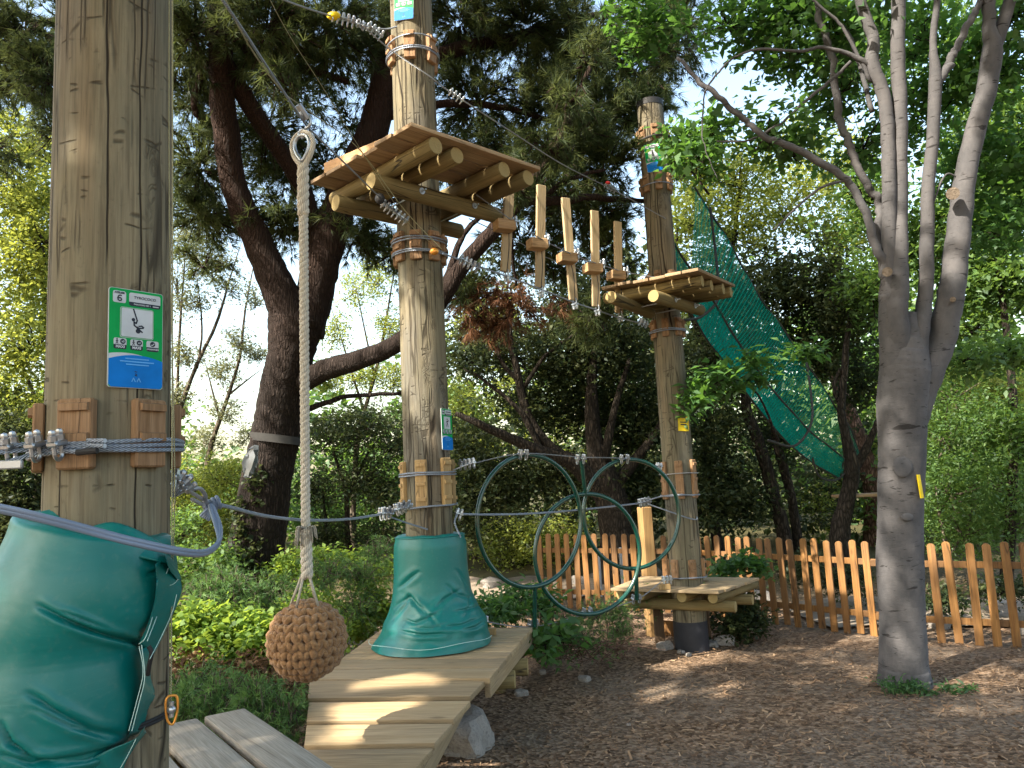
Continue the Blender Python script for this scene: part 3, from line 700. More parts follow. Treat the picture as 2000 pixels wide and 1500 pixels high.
# ------------------------------------------------ hanging boards bridge
ups = [((994, 376), (987, 531), (985, 443), 5.95), ((1057, 362), (1054, 562), (1049, 479), 6.2), ((1104, 387), (1120, 586), (1107, 506), 6.5), ((1161, 412), (1164, 599), (1157, 526), 6.8), ((1206, 433), (1209, 611), (1203, 540), 7.1)]
words = ['first hanging board next to the middle platform, its top hidden behind the logs', 'second hanging board from the middle platform, the tallest', 'third of the hanging boards, swinging tilted to the left at the top', 'fourth hanging board from the middle platform', 'last hanging board, in front of the right platform']
brd = (Vector((p3.x, p3.y, 0)) - Vector((p2.x, p2.y, 0))).normalized(); prp = Vector((-brd.y, brd.x, 0))
for i, (tp, bt, bk, d) in enumerate(ups):
    a, c = P(tp[0], tp[1], d + .08), P(bt[0], bt[1], d); ax = (a - c).normalized(); mid = (a + c) / 2
    t = thing('hanging_board', words[i], 'rope bridge board', mid, 0, 'boards hanging between the two platforms')
    face = (prp * .5 + Vector((.75, -.2, 0)) * .9).normalized(); yv = (face - ax * face.dot(ax)).normalized(); zv = ax.cross(yv)
    Mx = Matrix(((zv.x, yv.x, ax.x, mid.x), (zv.y, yv.y, ax.y, mid.y), (zv.z, yv.z, ax.z, mid.z), (0, 0, 0, 1)))
    me = MB().box((0, 0, 0), (a - c).length / 2, .041, .013, X=(0, 0, 1), Y=(0, 1, 0), Z=(-1, 0, 0), ch=.003).mesh('upright', None, 30); link('upright', me, M['lightwood'], t, Mx)
    kb = P(bk[0], bk[1], d - .02); bx = (Vector((-.9, -.42, 0))).normalized()
    me = MB().box((0, 0, 0), .075, .055, .04, ch=.005).mesh('foot_block', None, 30)
    link('foot_block', me, M['lightwood3'] if 'lightwood3' in M else M.setdefault('lightwood3', wood('foot_block_wood', [(.42, .24, .11), (.52, .33, .17), (.60, .41, .23)], 'x', 1.5)), t, frame(kb - Vector((0, .02, 0)), bx, (0, 0, 1)))
    link('cable_clamp', CLAMP, None, t, frame(P(bk[0] + 20, bk[1] - 8, d - .03), brd, (0, 0, 1)) @ Matrix.Scale(1.5, 4))
    link('cable_clamp', CLAMP, None, t, frame(P(bt[0] + 3, bt[1] + 7, d), brd, (0, 0, -1)) @ Matrix.Scale(1.5, 4))
    b = MB(); b.tube(smooth([P(bk[0] + 9, bk[1] + 12, d - .06), P((bk[0] + bt[0]) / 2 + 8, (bk[1] + bt[1]) / 2, d - .05), P(bt[0] + 3, bt[1], d - .04)], 4), .0035, 5); b.build('cord', M['black'], t)
cable('upper cable through the foot blocks of the hanging boards', [P(930, 380, 5.75), P(1004, 433, 5.9), P(1065, 471, 6.15), P(1128, 501, 6.5), P(1176, 518, 6.8), P(1225, 532, 7.1), P(1300, 545, 7.2)], .0045, 'thincable')
cable('thin far cable on the back side of the hanging boards', [P(916, 427, 5.85), P(1010, 471, 6.3), P(1060, 500, 6.6), P(1134, 526, 7.0), P(1178, 540, 7.2), P(1235, 553, 7.4)], .004, 'thincable')
cable('lowest cable under the ends of the hanging boards', [P(865, 495, 5.5), P(900, 508, 5.6), P(996, 542, 5.95), P(1062, 567, 6.2), P(1125, 592, 6.5), P(1167, 606, 6.8), P(1211, 621, 7.05), P(1262, 634, 7.15)], .0065, 'cable',
      cl=[(1, Vector((.75, .4, -.3)), 5, .035, 1.2), (7, Vector((-.75, -.4, .3)), 3, .035, 1.1)])

# ------------------------------------------------ rings
def ring(label, cx, cy, rx, ry, d, post_up, post_px, ctop, cbot):
    c = P(cx, cy, d); Rr = ry * d / F
    fac = rx / ry; s = 1 if True else -1
    va = Vector((c.x - EYE.x, c.y - EYE.y, 0)).normalized(); ang = math.asin(min(.99, fac))
    h = (va * math.cos(ang) + Vector((va.y, -va.x, 0)) * math.sin(ang)).normalized()
    tr = Vector((0, 0, 1))
    t = thing('ring', label, 'climbing ring', c, 0, 'green climbing rings')
    b = MB(); b.tube([c + h * (Rr * math.cos(a)) + tr * (Rr * math.sin(a)) for a in np.linspace(0, 2 * math.pi, 72, endpoint=False)], .0185, 12, closed=True)
    b.build('hoop', M['ring'], t, sm=180)
    e0 = c + tr * (Rr if post_up else -Rr); e1 = P(post_px[0], post_px[1], d)
    e1 = Vector((e0.x, e0.y, e1.z)) + (e1 - Vector((e0.x, e0.y, e1.z))) * .6
    b = MB(); b.tube([e0, e1], .019, 10); b.build('stem', M['ring'], t, sm=60)
    for q, z in ((ctop, 1), (cbot, -1)):
        for k in (-.03, .03): link('cable_clamp', CLAMP, None, t, frame(P(q[0], q[1], d) + h * k, h, (0, -.2, 1)) @ Matrix.Scale(1.25, 4))
    return t
ring('large dark green hoop nearest the middle pole, its stem pointing down', 1038, 1016, 101, 127, 6.1, False, (1041, 1222), (1022, 888), (1041, 1220))
ring('middle green hoop hung lower than its neighbours on a stem from above', 1150, 1081, 102, 115, 6.45, True, (1134, 900), (1134, 897), (1147, 1196))
ring('green hoop nearest the right pole, its stem ending at the low deck', 1235, 1003, 92, 105, 6.75, False, (1242, 1170), (1220, 897), (1243, 1170))
cable('thin upper cable from which the green rings hang', [P(885, 918, 5.55), P(925, 905, 5.7), P(1022, 886, 6.1), P(1134, 893, 6.45), P(1220, 896, 6.75), P(1290, 912, 7.15)], .0045, 'thincable',
      cl=[(1, Vector((-.8, -.35, -.08)), 4, .034, 1.2), (5, Vector((-.8, -.4, .14)), 2, .035, 1.1)])
cable('thin lower cable tied under the green rings from deck to deck', [P(935, 1205, 5.6), P(950, 1214, 5.7), P(1040, 1224, 6.1), P(1147, 1199, 6.45), P(1243, 1171, 6.75), P(1296, 1134, 6.95), P(1330, 1130, 7.2)], .0045, 'thincable',
      cl=[(1, Vector((-.9, -.2, .2)), 4, .034, 1.2), (5, Vector((.9, .15, 0)), 3, .034, 1.2)])
for px, py, d, w in ((955, 1216, 5.75, 'small wood wedge under the cable at the edge of the middle deck'), (1298, 1144, 6.95, 'small wood wedge under the cable on the right deck')):
    q = P(px, py, d); q.z = (zd if d < 6 else zd3) + .026
    tag(MB().box(q, .05, .03, .025, ch=.004).build('wedge', M['yblock']), w, 'wood block')
cable('hand cable passing through the green rings between the two poles', [P(892, 1004, 5.6), P(960, 1005, 5.8), P(1040, 1003, 6.1), P(1140, 995, 6.6), P(1250, 983, 7.3)], .008, 'cable',
      cl=[(0, Vector((.3, .1, -.1)), 2, .03, 1.3), (4, Vector((.9, .3, .12)), 4, .033, 1.3)])
cable('cable loop tying the hand cable round the right pole', [P(1250, 983, 7.3), P(1290, 970, 7.2), P(1330, 966, 7.1), P(1358, 968, 7.3)], .006, 'cable')
cable('sagging cable tail hooked round the right pole', [P(1265, 984, 7.2), P(1310, 1000, 7.1), P(1345, 1012, 7.15), P(1361, 1014, 7.25), P(1358, 1004, 7.35)], .006, 'cable')
cable('short cable tail hanging beside the green padded cover', [P(892, 1004, 5.58), P(888, 1020, 5.5), P(893, 1035, 5.48), P(900, 1050, 5.46)], .006, 'cable')

# ------------------------------------------------ long cables
cable('hand cable sagging from the closest pole behind the rope to the middle pole', [P(418, 984, 2.75), P(455, 992, 2.95), P(520, 1008, 3.35), P(600, 1016, 3.9), P(680, 1014, 4.5), P(745, 1004, 5.05), P(775, 996, 5.3), P(800, 990, 5.42)], .0075, 'cable',
      cl=[(5, Vector((.75, .75, .03)), 3, .035, 1.3), (6, Vector((.75, .6, .25)), 4, .034, 1.3)])
cable('cable tail slanting down from the hand cable behind the middle cover', [P(748, 1004, 5.1), P(785, 1018, 5.3), P(835, 1034, 5.42)], .006, 'cable')
t = thing('rope_sling', 'grey blue doubled hose sling looping in front of the green cover of the closest pole', 'sling', P(430, 1060, 2.3))
b = MB()
for off, dd_ in ((0, 0), (7, .012)):
    b.tube(smooth([P(-140, 968 + off, 1.62), P(0, 990 + off, 1.68), P(120, 1018 + off, 1.74), P(250, 1052 + off, 1.85), P(350, 1074 + off * .9, 2.0), P(400, 1077 + off * .7, 2.15), P(427, 1058 + off * .3, 2.3), P(430 - off, 1030, 2.45), P(420 - off, 1000, 2.6), P(413 - off * .5, 984, 2.7)], 8), .0072, 10)
b.build('hose', M['bluerope'], t, sm=180)
b = MB(); q0 = P(412, 990, 2.68)
for i in range(4):
    c = P(402 + i * 8, 993 - i * 4, 2.70); ax = Vector((.8, .5, .3)).normalized(); e = ax.orthogonal().normalized(); f = ax.cross(e)
    b.tube([c + (e * math.cos(a) + f * math.sin(a)) * .020 for a in np.linspace(0, 6.283, 14, endpoint=False)], .0065, 7, closed=True)
for i in range(5):
    a = P(400 + i * 2, 1000 + i * 3, 2.66); b.tube(smooth([P(410, 992, 2.68), a, P(392 + i * 4, 1008 + 2 * i, 2.66)], 3), .006, 6)
b.build('knot', M['bluerope'], t)
t = thing('shackle', 'cluster of clamps and links joining the hand cable to the back of the closest pole', 'shackle', P(360, 955, 2.5))
cd = (P(400, 978, 2.65) - P(332, 938, 2.4)); clamps(t, P(332, 936, 2.4), cd, 4, .03, 1.3)
b = MB(); a, c = P(325, 932, 2.38), P(410, 984, 2.7)
b.tube([a, c], .0065, 8); b.tube(smooth([P(375, 955, 2.55), P(392, 955, 2.6), P(402, 972, 2.64), P(395, 984, 2.64), P(375, 975, 2.56)], 4), .007, 7)
b.build('link', M['dullsteel'], t)
# zip line carrying the ball
hook = P(595, 240, 3.78)
anch1 = Vector((p1.x, p1.y, 3.72)); anch1 += (hook - anch1).normalized() * .19
t = cable('steel zip line crossing from the middle pole up over the rope to the closest pole', [P(792, 432, 5.42), P(757, 400, 5.3), P(690, 335, 4.75), hook + Vector((.03, .05, -.03)), hook, P(520, 128, 3.2), P(440, 8, 2.78), anch1], .0055, 'thincable', k=5,
      cl=[(0, Vector((-.25, -.1, .19)), 7, .032, 1.15)])
b = MB(); b.ball(P(742, 388, 5.2), .035, 10, 7, (1, .8, 1.1)); b.build('end_stop', M['black'], t)
cable('thin braided cord running beside the zip line', [P(862, 486, 5.42), P(790, 410, 5.3), P(700, 290, 4.9), P(600, 215, 3.85), P(540, 165, 3.35), P(450, 20, 2.85), anch1 + Vector((.1, 0, .1))], .003, 'cord', name='cord', cat='cord')
cable('faint thin cord crossing in front of the middle platform', [P(845, 478, 5.4), P(790, 425, 5.3), P(700, 285, 5.0), P(630, 170, 4.6), P(560, 60, 4.2), P(500, -60, 3.9), P(420, -260, 3.6)], .002, 'cord', name='cord', cat='cord')
tag(MB().ball(P(848, 491, 5.38), .03, 10, 7, (1.1, .8, .9)).build('orange_toggle', M['gold']), 'small orange toggle at the lower edge of the middle pole collar', 'toggle')
t = cable('upper safety cable reaching the top collar of the middle pole from the left', [P(420, -60, 4.2), P(560, 2, 4.75), P(650, 32, 5.15), P(720, 52, 5.5), P(752, 57, 5.62), P(775, 52, 5.7)], .0065, 'thincable', cl=[(2, Vector((.75, .3, -.1)), 7, .034, 1.2), (3, Vector((.5, .3, -.3)), 4, .034, 1.2)])
MB().ball(P(652, 31, 5.15), .032, 10, 7, (1.5, .9, .9)).build('stopper', M['yellow'], t)
t = cable('thin safety cable slanting down in front of the middle pole towards the right pole', [P(700, 42, 5.4), P(760, 95, 5.55), P(840, 150, 5.6), P(880, 180, 5.75), P(1000, 258, 6.3), P(1100, 322, 6.75), P(1200, 372, 7.2), P(1300, 427, 7.45)], .005, 'thincable', cl=[(3, Vector((.8, .4, -.5)), 4, .034, 1.0), (6, Vector((-.8, -.4, .4)), 4, .034, 1.0)])
MB().ball(P(1187, 357, 7.15), .018, 8, 6, (1.4, .9, .9)).build('stopper', M['red'], t)
# cord beside pole 1 with carabiner
cable('thin pale cord hanging straight down along the right edge of the closest pole', [P(337, -150, 2.35), P(337, 400, 2.28), P(336, 900, 2.18), P(334, 1372, 2.1)], .0022, 'cord', name='cord', cat='cord', k=4)
cable('second strand of pale cord beside the closest pole', [P(331, -150, 2.36), P(331, 400, 2.3), P(341, 900, 2.2), P(338, 1100, 2.17)], .0018, 'cord', name='cord', cat='cord', k=4)
t = thing('carabiner', 'orange snap hook hanging on the pale cord beside the closest pole', 'carabiner', P(335, 1385, 2.1))
c = P(336, 1385, 2.08); e = Vector((.85, .5, 0)).normalized()
b = MB(); b.tube(smooth([c + e * x + Vector((0, 0, z)) for x, z in ((0, .036), (.012, .03), (.014, 0), (.006, -.034), (-.004, -.038), (-.013, -.02), (-.016, .02), (-.010, .034), (0, .036))], 4), .0035, 8); b.build('frame', M['gold'], t, sm=180)
b = MB(); b.tube([c + Vector((0, -.003, -.02)), c + Vector((0, -.003, .02))], .006, 8); b.ball(c + Vector((.0, -.004, 0)), .012, 8, 6); b.build('pulley', M['steel'], t)

# ------------------------------------------------ rope ball
t = thing('rope_ball', 'brown woven coir ball hanging on a thick pale rope from the zip line', 'swing ball', P(600, 1250, 3.7))
bc = P(600, 1250, 3.7); br = .176
b = MB(); b.ball(bc, br * .93, 24, 16, (1, 1, 1.02))
rows = 13
for i in range(rows):
    ph = math.pi * (i + .6) / (rows + .2); nn_ = max(5, int(21 * math.sin(ph))); off = random.uniform(0, 1)
    for j in range(nn_):
        a = 2 * math.pi * (j + off) / nn_
        sqd = 1 - .05 * abs(math.cos(ph)) ** 3
        d = Vector((math.sin(ph) * math.cos(a), math.sin(ph) * math.sin(a), math.cos(ph)))
        d2 = Vector((d.x, d.y, d.z)); m4 = max(abs(d.x), abs(d.y), abs(d.z)); rr = br * (.97 + .035 * (1 - m4))
        c = bc + d2 * (rr - .006 + random.uniform(-.003, .003))
        tg = Vector((-math.sin(a), math.cos(a), 0)); dn = d.cross(tg)
        for s in (-1, 1):
            ax = (dn * .95 + tg * ((.62 + random.uniform(-.25, .25)) * s)).normalized(); c_ = c + tg * (.0115 * s + random.uniform(-.003, .003)) + dn * random.uniform(-.004, .004)
            L = .030 * random.uniform(.75, 1.25)
            pts = [c_ - ax * L - d * .006, c_ - ax * L * .5 + d * .006, c_ + d * .010 * random.uniform(.7, 1.3), c_ + ax * L * .5 + d * .006, c_ + ax * L - d * .006]
            b.tube(pts, [.009, .0155, .0185, .0155, .009], 7, caps=False)
b.build('ball', M['coir'], t, sm=180)
b = MB()
for i in range(5200):
    d = Vector(rng.normal(size=3)).normalized(); q = bc + d * br * random.uniform(.97, 1.03); e = (d * .5 + Vector(rng.normal(size=3)) * .6).normalized() * random.uniform(.006, .018); s_ = e.orthogonal().normalized() * .0006
    b.add([q - s_, q + s_, q + e], [(0, 1, 2)])
b.build('fibres', M['coir'], t, sm=0)['kind'] = 'stuff'
def rope(mb, pts, R_, pitch, strands=3, k=.52):
    pts = [Vector(p) for p in pts]; L = sum((pts[i + 1] - pts[i]).length for i in range(len(pts) - 1))
    n = int(L / pitch * 8) + 2; cum = [0]
    for i in range(1, len(pts)): cum.append(cum[-1] + (pts[i] - pts[i - 1]).length)
    C = [Vector([np.interp(L * i / (n - 1), cum, [p[a] for p in pts]) for a in range(3)]) for i in range(n)]
    for s in range(strands):
        q = []
        for i in range(n):
            tt = (C[min(i + 1, n - 1)] - C[max(i - 1, 0)]).normalized(); e = tt.orthogonal().normalized() if abs(tt.z) < .9 else (Vector((1, 0, 0)) - tt * tt.x).normalized(); f = tt.cross(e)
            a = 2 * math.pi * (L * i / (n - 1) / pitch + s / strands); q.append(C[i] + (e * math.cos(a) + f * math.sin(a)) * R_ * .46)
        mb.tube(q, R_ * .56, 7)
th = P(591, 282, 3.74); kn = P(597, 1040, 3.68); lo = P(600, 1128, 3.68)
b = MB(); top_ = P(592, 318, 3.735)
rope(b, [top_, P(594, 600, 3.70), kn], .024, .085); b.build('rope', M['rope'], t, sm=180)
b = MB(); rope(b, [kn + Vector((0, 0, .02)), lo], .030, .11); rope(b, [P(592, 318, 3.735), P(592, 420, 3.72)], .030, .12)
for i in range(34):
    a = random.uniform(0, 6.28); c = P(598, 1032, 3.66); o = Vector((math.cos(a), math.sin(a) * .6 - .3, 0)) * random.uniform(.02, .05)
    b.tube(smooth([c + o * .4, c + o + Vector((0, 0, .008)), c + o * 1.2 + Vector((0, 0, -random.uniform(.03, .09)))], 3), .0028, 4)
b.build('splice', M['rope'], t, sm=180)['kind'] = 'stuff'
b = MB()   # thimble: teardrop loop of rope with a steel liner
tear = [(0, -.085), (.030, -.035), (.040, .015), (.026, .05), (0, .062), (-.026, .05), (-.040, .015), (-.030, -.035), (0, -.085)]
cT = P(591, 288, 3.74); ex = Vector((.95, -.3, 0)).normalized()
b.tube(smooth([cT + ex * x * 1.42 + Vector((0, 0, z * 1.2)) for x, z in tear], 4), .0145, 9); b.build('loop', M['rope'], t, sm=180)
b = MB(); b.tube(smooth([cT + ex * x * 1.02 + Vector((0, -.012, z * .92)) for x, z in tear], 4), .009, 8)
b.tube(smooth([P(591, 262, 3.74) + Vector(q) for q in ((0, 0, -.02), (.02, 0, 0), (.0, 0, .025), (-.02, 0, 0), (0, 0, -.02))], 4), .006, 7)
hk = [(.0, -.01), (.022, .0), (.030, .03), (.022, .055), (.0, .06), (-.01, .035)]
b.tube(smooth([P(596, 240, 3.76) + ex * x + Vector((0, 0, z - .02)) for x, z in hk], 4), .008, 8); b.build('thimble', M['steel'], t, sm=180)
b = MB()
for dx, dy in ((-.075, -.02), (-.03, -.07), (.068, -.05), (.03, .06)):
    b.tube([P(598, 1118, 3.68) + Vector((dx * .2, dy * .2, 0)), bc + Vector((dx, dy, br * .93))], .0065, 7)
b.build('ball_cord', M['rope'], t, sm=180)
hb = MB(); hb.tube([P(582, 205, 3.72), P(600, 232, 3.76)], .018, 8); hb.ball(P(590, 222, 3.75), .03, 8, 6, (.5, 1, 1))
hb.build('pulley', M['dullsteel'], t)

# ------------------------------------------------ padded covers
def segd(p, poly):
    best = 1e9; tt = 0; acc = 0; px, py = p
    for (x0, y0), (x1, y1) in zip(poly[:-1], poly[1:]):
        dx, dy = x1 - x0, y1 - y0; L2 = dx * dx + dy * dy + 1e-9
        k = max(0, min(1, ((px - x0) * dx + (py - y0) * dy) / L2)); d = math.hypot(px - x0 - k * dx, py - y0 - k * dy)
        if d < best: best = d; tt = acc + k
        acc += 1
    return best, tt / max(1, len(poly) - 1)
def cover(cx, cy, rows, n, kz, creases, wr, name_m='pvc', top_in=.9, seed=1.0, squash=1.0, slant=0):
    """rows: (z, offset x, offset y, radius) from top to bottom"""
    zs = [r[0] for r in rows]; b = MB(); k = kz
    from mathutils import noise as mn
    vs = []
    for i in range(k + 1):
        z = zs[0] + (zs[-1] - zs[0]) * i / k
        def g(c, w_=.035): return sum(float(np.interp(-(min(zs[0], max(zs[-1], z + e))), [-q for q in zs], [r[c] for r in rows])) for e in (-w_, -w_ / 2, 0, w_ / 2, w_)) / 5
        ox, oy, rr = g(1), g(2), g(3)
        for j in range(n):
            a = 2 * math.pi * j / n; d = Vector((math.cos(a), math.sin(a) * squash, 0))
            p = Vector((cx + ox, cy + oy, z)) + d * rr
            w = wr(z)
            q = mn.noise(Vector((math.cos(a) * 1.6 + seed, math.sin(a) * 1.6, z * 2.2 + math.sin(a * 2)))) * w
            q += (abs(mn.noise(Vector((math.cos(a) * 2.4 + 5, math.sin(a) * 2.4 + z * 2, z * 5)))) - .2) * w * .9
            if math.sin(a) < .2:
                x_, y_, dd_ = proj(p)
                for poly, wd, amp in creases:
                    dist, tt = segd((x_, y_), poly); fade = math.sin(math.pi * min(1, max(0, tt))) ** .7
                    q += -amp * math.exp(-(dist / (wd * .6)) ** 2) * fade + amp * .38 * math.exp(-((dist - wd * 1.7) / (wd * 1.2)) ** 2) * fade
            p = p + d * q; p.z -= slant * (p.x - cx - ox) * max(0, min(1, (z - zs[0] + .35) / .35)); vs.append(p)
    fs = [(i * n + j, (i + 1) * n + j, (i + 1) * n + (j + 1) % n, i * n + (j + 1) % n) for i in range(k) for j in range(n)]
    # rounded top closing towards the pole
    base = len(vs)
    for s, (shr, dz) in enumerate(((.965, .012), (.86, .018), (.6, .012))):
        for j in range(n):
            p = vs[j]; c = Vector((cx + rows[0][1], cy + rows[0][2], zs[0])); q = c + (p - c) * shr; q.z = p.z * (.4 + .6 * shr) + zs[0] * (.6 - .6 * shr) + dz + .003 * math.sin(6.283 * 7 * j / n + s); vs.append(q)
        a0 = 0 if s == 0 else base + (s - 1) * n; a1 = base + s * n
        fs += [(a0 + j, a0 + (j + 1) % n, a1 + (j + 1) % n, a1 + j) for j in range(n)]
    b.add(vs, fs); return b
# middle cover
zt, zb_ = zat(838, 1050, 5.45), .50
t = thing('padded_cover', 'bell shaped teal green padded cover flaring onto the deck round the middle pole', 'protective cover', (p2.x, p2.y, .49))
cr = [([(778, 1150), (800, 1130), (820, 1115)], 5, .014), ([(768, 1190), (800, 1165), (812, 1180), (835, 1205)], 5, .016), ([(790, 1210), (812, 1218), (850, 1200), (862, 1190)], 4.5, .016), ([(845, 1195), (870, 1170), (900, 1150)], 4.5, .012),
      ([(862, 1225), (900, 1222), (945, 1205)], 4.5, .018), ([(780, 1232), (820, 1240), (870, 1238)], 4, .016), ([(900, 1230), (930, 1225), (946, 1212)], 4, .016), ([(765, 1215), (790, 1185), (800, 1165)], 4, .014), ([(870, 1140), (890, 1160), (925, 1170)], 4, .010), ([(820, 1180), (850, 1215), (855, 1232)], 4, .012), ([(900, 1215), (915, 1190), (918, 1160)], 4, .010), ([(890, 1110), (905, 1130), (915, 1150)], 4, .008), ([(800, 1225), (840, 1228), (880, 1215)], 4, .012), ([(885, 1195), (915, 1190), (938, 1182)], 4, .012)]
H = zt - zb_
rows = [(zt, 0, 0, .245), (zt - .05 * H, 0, 0, .262), (zt - .35 * H, 0, 0, .268), (zt - .55 * H, .0, 0, .285), (zt - .72 * H, .015, -.01, .335), (zt - .82 * H, .02, -.02, .385), (zt - .88 * H, .01, -.02, .375), (zt - .94 * H, .0, -.02, .405), (zb_, -.015, -.02, .43)]
cover(p2.x, p2.y, rows, 150, 110, cr, lambda z: .004 + .016 * max(0, min(1, (zt - .45 * H - z) / (.4 * H))), seed=3).build('padding', M['pvc'], t, sm=180)
b = MB()   # hem stitching
for dz, k in ((.055, 1.0), (.05, 1.0)):
    pass
zh = .555
b.tube([(p2.x - .013 + .44 * math.cos(a), p2.y - .02 + .44 * math.sin(a), zh + .008 * math.sin(5 * a)) for a in np.linspace(math.pi * 1.02, math.pi * 1.95, 40)], .002, 5)
b.build('hem_stitching', M['stitch'], t)
b = MB()
rim = [(p2.x + .252 * math.cos(a), p2.y + .252 * math.sin(a), zt + .004) for a in np.linspace(0, 6.283, 60, endpoint=False)]
b.tube(rim, .004, 6, closed=True); b.build('piping', M['pvc'], t, sm=180)
hm = [P(775 + dx, 1258 + dy, 5.1) for dx, dy in ((0, 0),)][0]

# near cover
t = thing('padded_cover', 'large slumped teal green padded cover with white stitched seam on the closest pole', 'protective cover', (p1.x, p1.y, .65))
def near_r(px_l, px_r, py, d):
    d = 2.13  # centre offset and radius from the two silhouettes
    a, c = P(px_l, py, d), P(px_r, py, d); m_ = (a + c) / 2; return (m_.z, m_.x - p1.x, -.11, (c - a).length / 2 * .985)
rows = [near_r(36, 318, 1036, 2.2), near_r(30, 326, 1060, 2.2), near_r(-2, 334, 1130, 2.2), near_r(-25, 322, 1200, 2.2), near_r(-50, 282, 1252, 2.2), near_r(-62, 290, 1300, 2.2), near_r(-70, 294, 1360, 2.2), near_r(-80, 284, 1420, 2.2), near_r(-85, 250, 1480, 2.2), near_r(-95, 215, 1560, 2.2), near_r(-110, 220, 1700, 2.2)]
cr = [([(70, 1178), (120, 1200), (180, 1222), (262, 1247), (290, 1262)], 8, .022), ([(120, 1185), (160, 1198), (215, 1218)], 5, .010), ([(50, 1350), (110, 1390), (180, 1425), (245, 1440)], 9, .018), ([(60, 1380), (140, 1420), (230, 1448)], 6, .012),
      ([(0, 1405), (20, 1450), (60, 1480), (110, 1490)], 8, .018), ([(0, 1470), (60, 1492), (160, 1478), (260, 1450)], 8, .02), ([(60, 1500), (170, 1485), (240, 1462)], 6, .014), ([(285, 1095), (310, 1085), (325, 1082)], 5, .010)]
nc = cover(p1.x, p1.y, rows, 220, 200, cr, lambda z: .004, seed=8, slant=.24)
nc.build('padding', M['pvc'], t, sm=180)
# loose flap with the seam, and the torn top flap behind the sling
def sheet(pts_f, pts_b, th=.004):
    pass
def loft(A_, B_, th, rip=0.0, n=24, m=10):
    A_ = smooth(A_, max(2, n // (len(A_) - 1))); B_ = smooth(B_, max(2, n // (len(B_) - 1)))
    k = min(len(A_), len(B_)); A_ = [A_[int(i * (len(A_) - 1) / (k - 1))] for i in range(k)]; B_ = [B_[int(i * (len(B_) - 1) / (k - 1))] for i in range(k)]
    vs = []; 
    for i in range(k):
        for j in range(m + 1):
            s = j / m; p = A_[i].lerp(B_[i], s); bulge = math.sin(math.pi * s)
            p += Vector((0, -1, .1)) * (rip * bulge * (1 + .6 * math.sin(i * .9 + s * 3))); vs.append(p)
    fs = [(i * (m + 1) + j, i * (m + 1) + j + 1, (i + 1) * (m + 1) + j + 1, (i + 1) * (m + 1) + j) for i in range(k - 1) for j in range(m)]
    nv = len(vs); vs2 = vs + [p + Vector((0, th, 0)) for p in vs]; fs += [tuple(q + nv for q in f[::-1]) for f in fs]
    for i in range(k - 1):
        for j in (0, m): a, c = i * (m + 1) + j, (i + 1) * (m + 1) + j; fs.append((a, c, c + nv, a + nv) if j == 0 else (c, a, a + nv, c + nv))
    for j in range(m):
        for i in (0, k - 1): a, c = i * (m + 1) + j, i * (m + 1) + j + 1; fs.append((c, a, a + nv, c + nv) if i == 0 else (a, c, c + nv, a + nv))
    return MB().add(vs2, fs)
loft([P(303, 1102, 2.02), P(305, 1140, 2.03), P(300, 1180, 2.04), P(288, 1220, 2.05), P(272, 1255, 2.06)], [P(333, 1092, 2.14), P(350, 1130, 2.16), P(352, 1160, 2.16), P(330, 1215, 2.14), P(298, 1282, 2.13)], .006, .012).build('seam_flap', M['pvc'], t, sm=180)
loft([P(318, 1068, 2.06), P(322, 1084, 2.05), P(326, 1100, 2.05)], [P(335, 1092, 2.14), P(352, 1128, 2.17), P(350, 1138, 2.16)], .006, .01).build('seam_flap', M['pvc'], t, sm=180)
loft([P(275, 1270, 2.04), P(282, 1310, 2.03), P(276, 1350, 2.03), P(262, 1400, 2.04), P(250, 1440, 2.05)], [P(290, 1262, 2.10), P(292, 1320, 2.10), P(301, 1358, 2.12), P(288, 1385, 2.12), P(278, 1430, 2.12)], .006, .008).build('seam_flap', M['pvc'], t, sm=180)
loft([P(150, 1500, 1.97), P(200, 1470, 1.98), P(262, 1444, 2.0), P(282, 1420, 2.04)], [P(232, 1560, 2.02), P(240, 1500, 2.03), P(262, 1460, 2.06), P(284, 1432, 2.10)], .006, .01).build('seam_flap', M['pvc'], t, sm=180)
loft([P(48, 1006, 2.12), P(75, 1000, 2.12), P(115, 994, 2.13), P(160, 1008, 2.12)], [P(45, 1045, 2.10), P(80, 1045, 2.08), P(120, 1050, 2.07), P(165, 1060, 2.06)], .006, .006).build('top_flap', M['pvc'], t, sm=180)
loft([P(172, 1030, 2.07), P(215, 1020, 2.08), P(255, 1030, 2.09), P(300, 1052, 2.11), P(325, 1068, 2.13)], [P(175, 1070, 2.05), P(215, 1075, 2.03), P(255, 1085, 2.03), P(300, 1095, 2.05), P(325, 1100, 2.08)], .006, .006).build('top_flap', M['pvc'], t, sm=180)
b = MB()
for line in ([(314, 1132), (308, 1180), (290, 1240), (276, 1256)], [(322, 1134), (314, 1190), (292, 1250)], [(349, 1160), (340, 1195), (320, 1240), (297, 1285)], [(333, 1108), (328, 1120), (318, 1130)], [(352, 1130), (345, 1138), (336, 1142)],
             [(276, 1260), (284, 1310), (272, 1365), (256, 1425)], [(281, 1258), (287, 1320), (276, 1370), (262, 1425)], [(270, 1440), (255, 1470), (238, 1500)], [(225, 1462), (208, 1480), (195, 1500)]):
    b.tube(smooth([P(x, y, 2.008 if x < 305 else 2.10) + Vector((0, -.012, 0)) for x, y in line], 6), .0011, 4)
b.build('stitching', M['stitch'], t)
b = MB(); b.tube(smooth([P(290, 1262, 2.03), P(296, 1275, 2.03), P(291, 1300, 2.03), P(289, 1318, 2.04)], 4), .006, 7); b.build('elastic', M['black'], t)

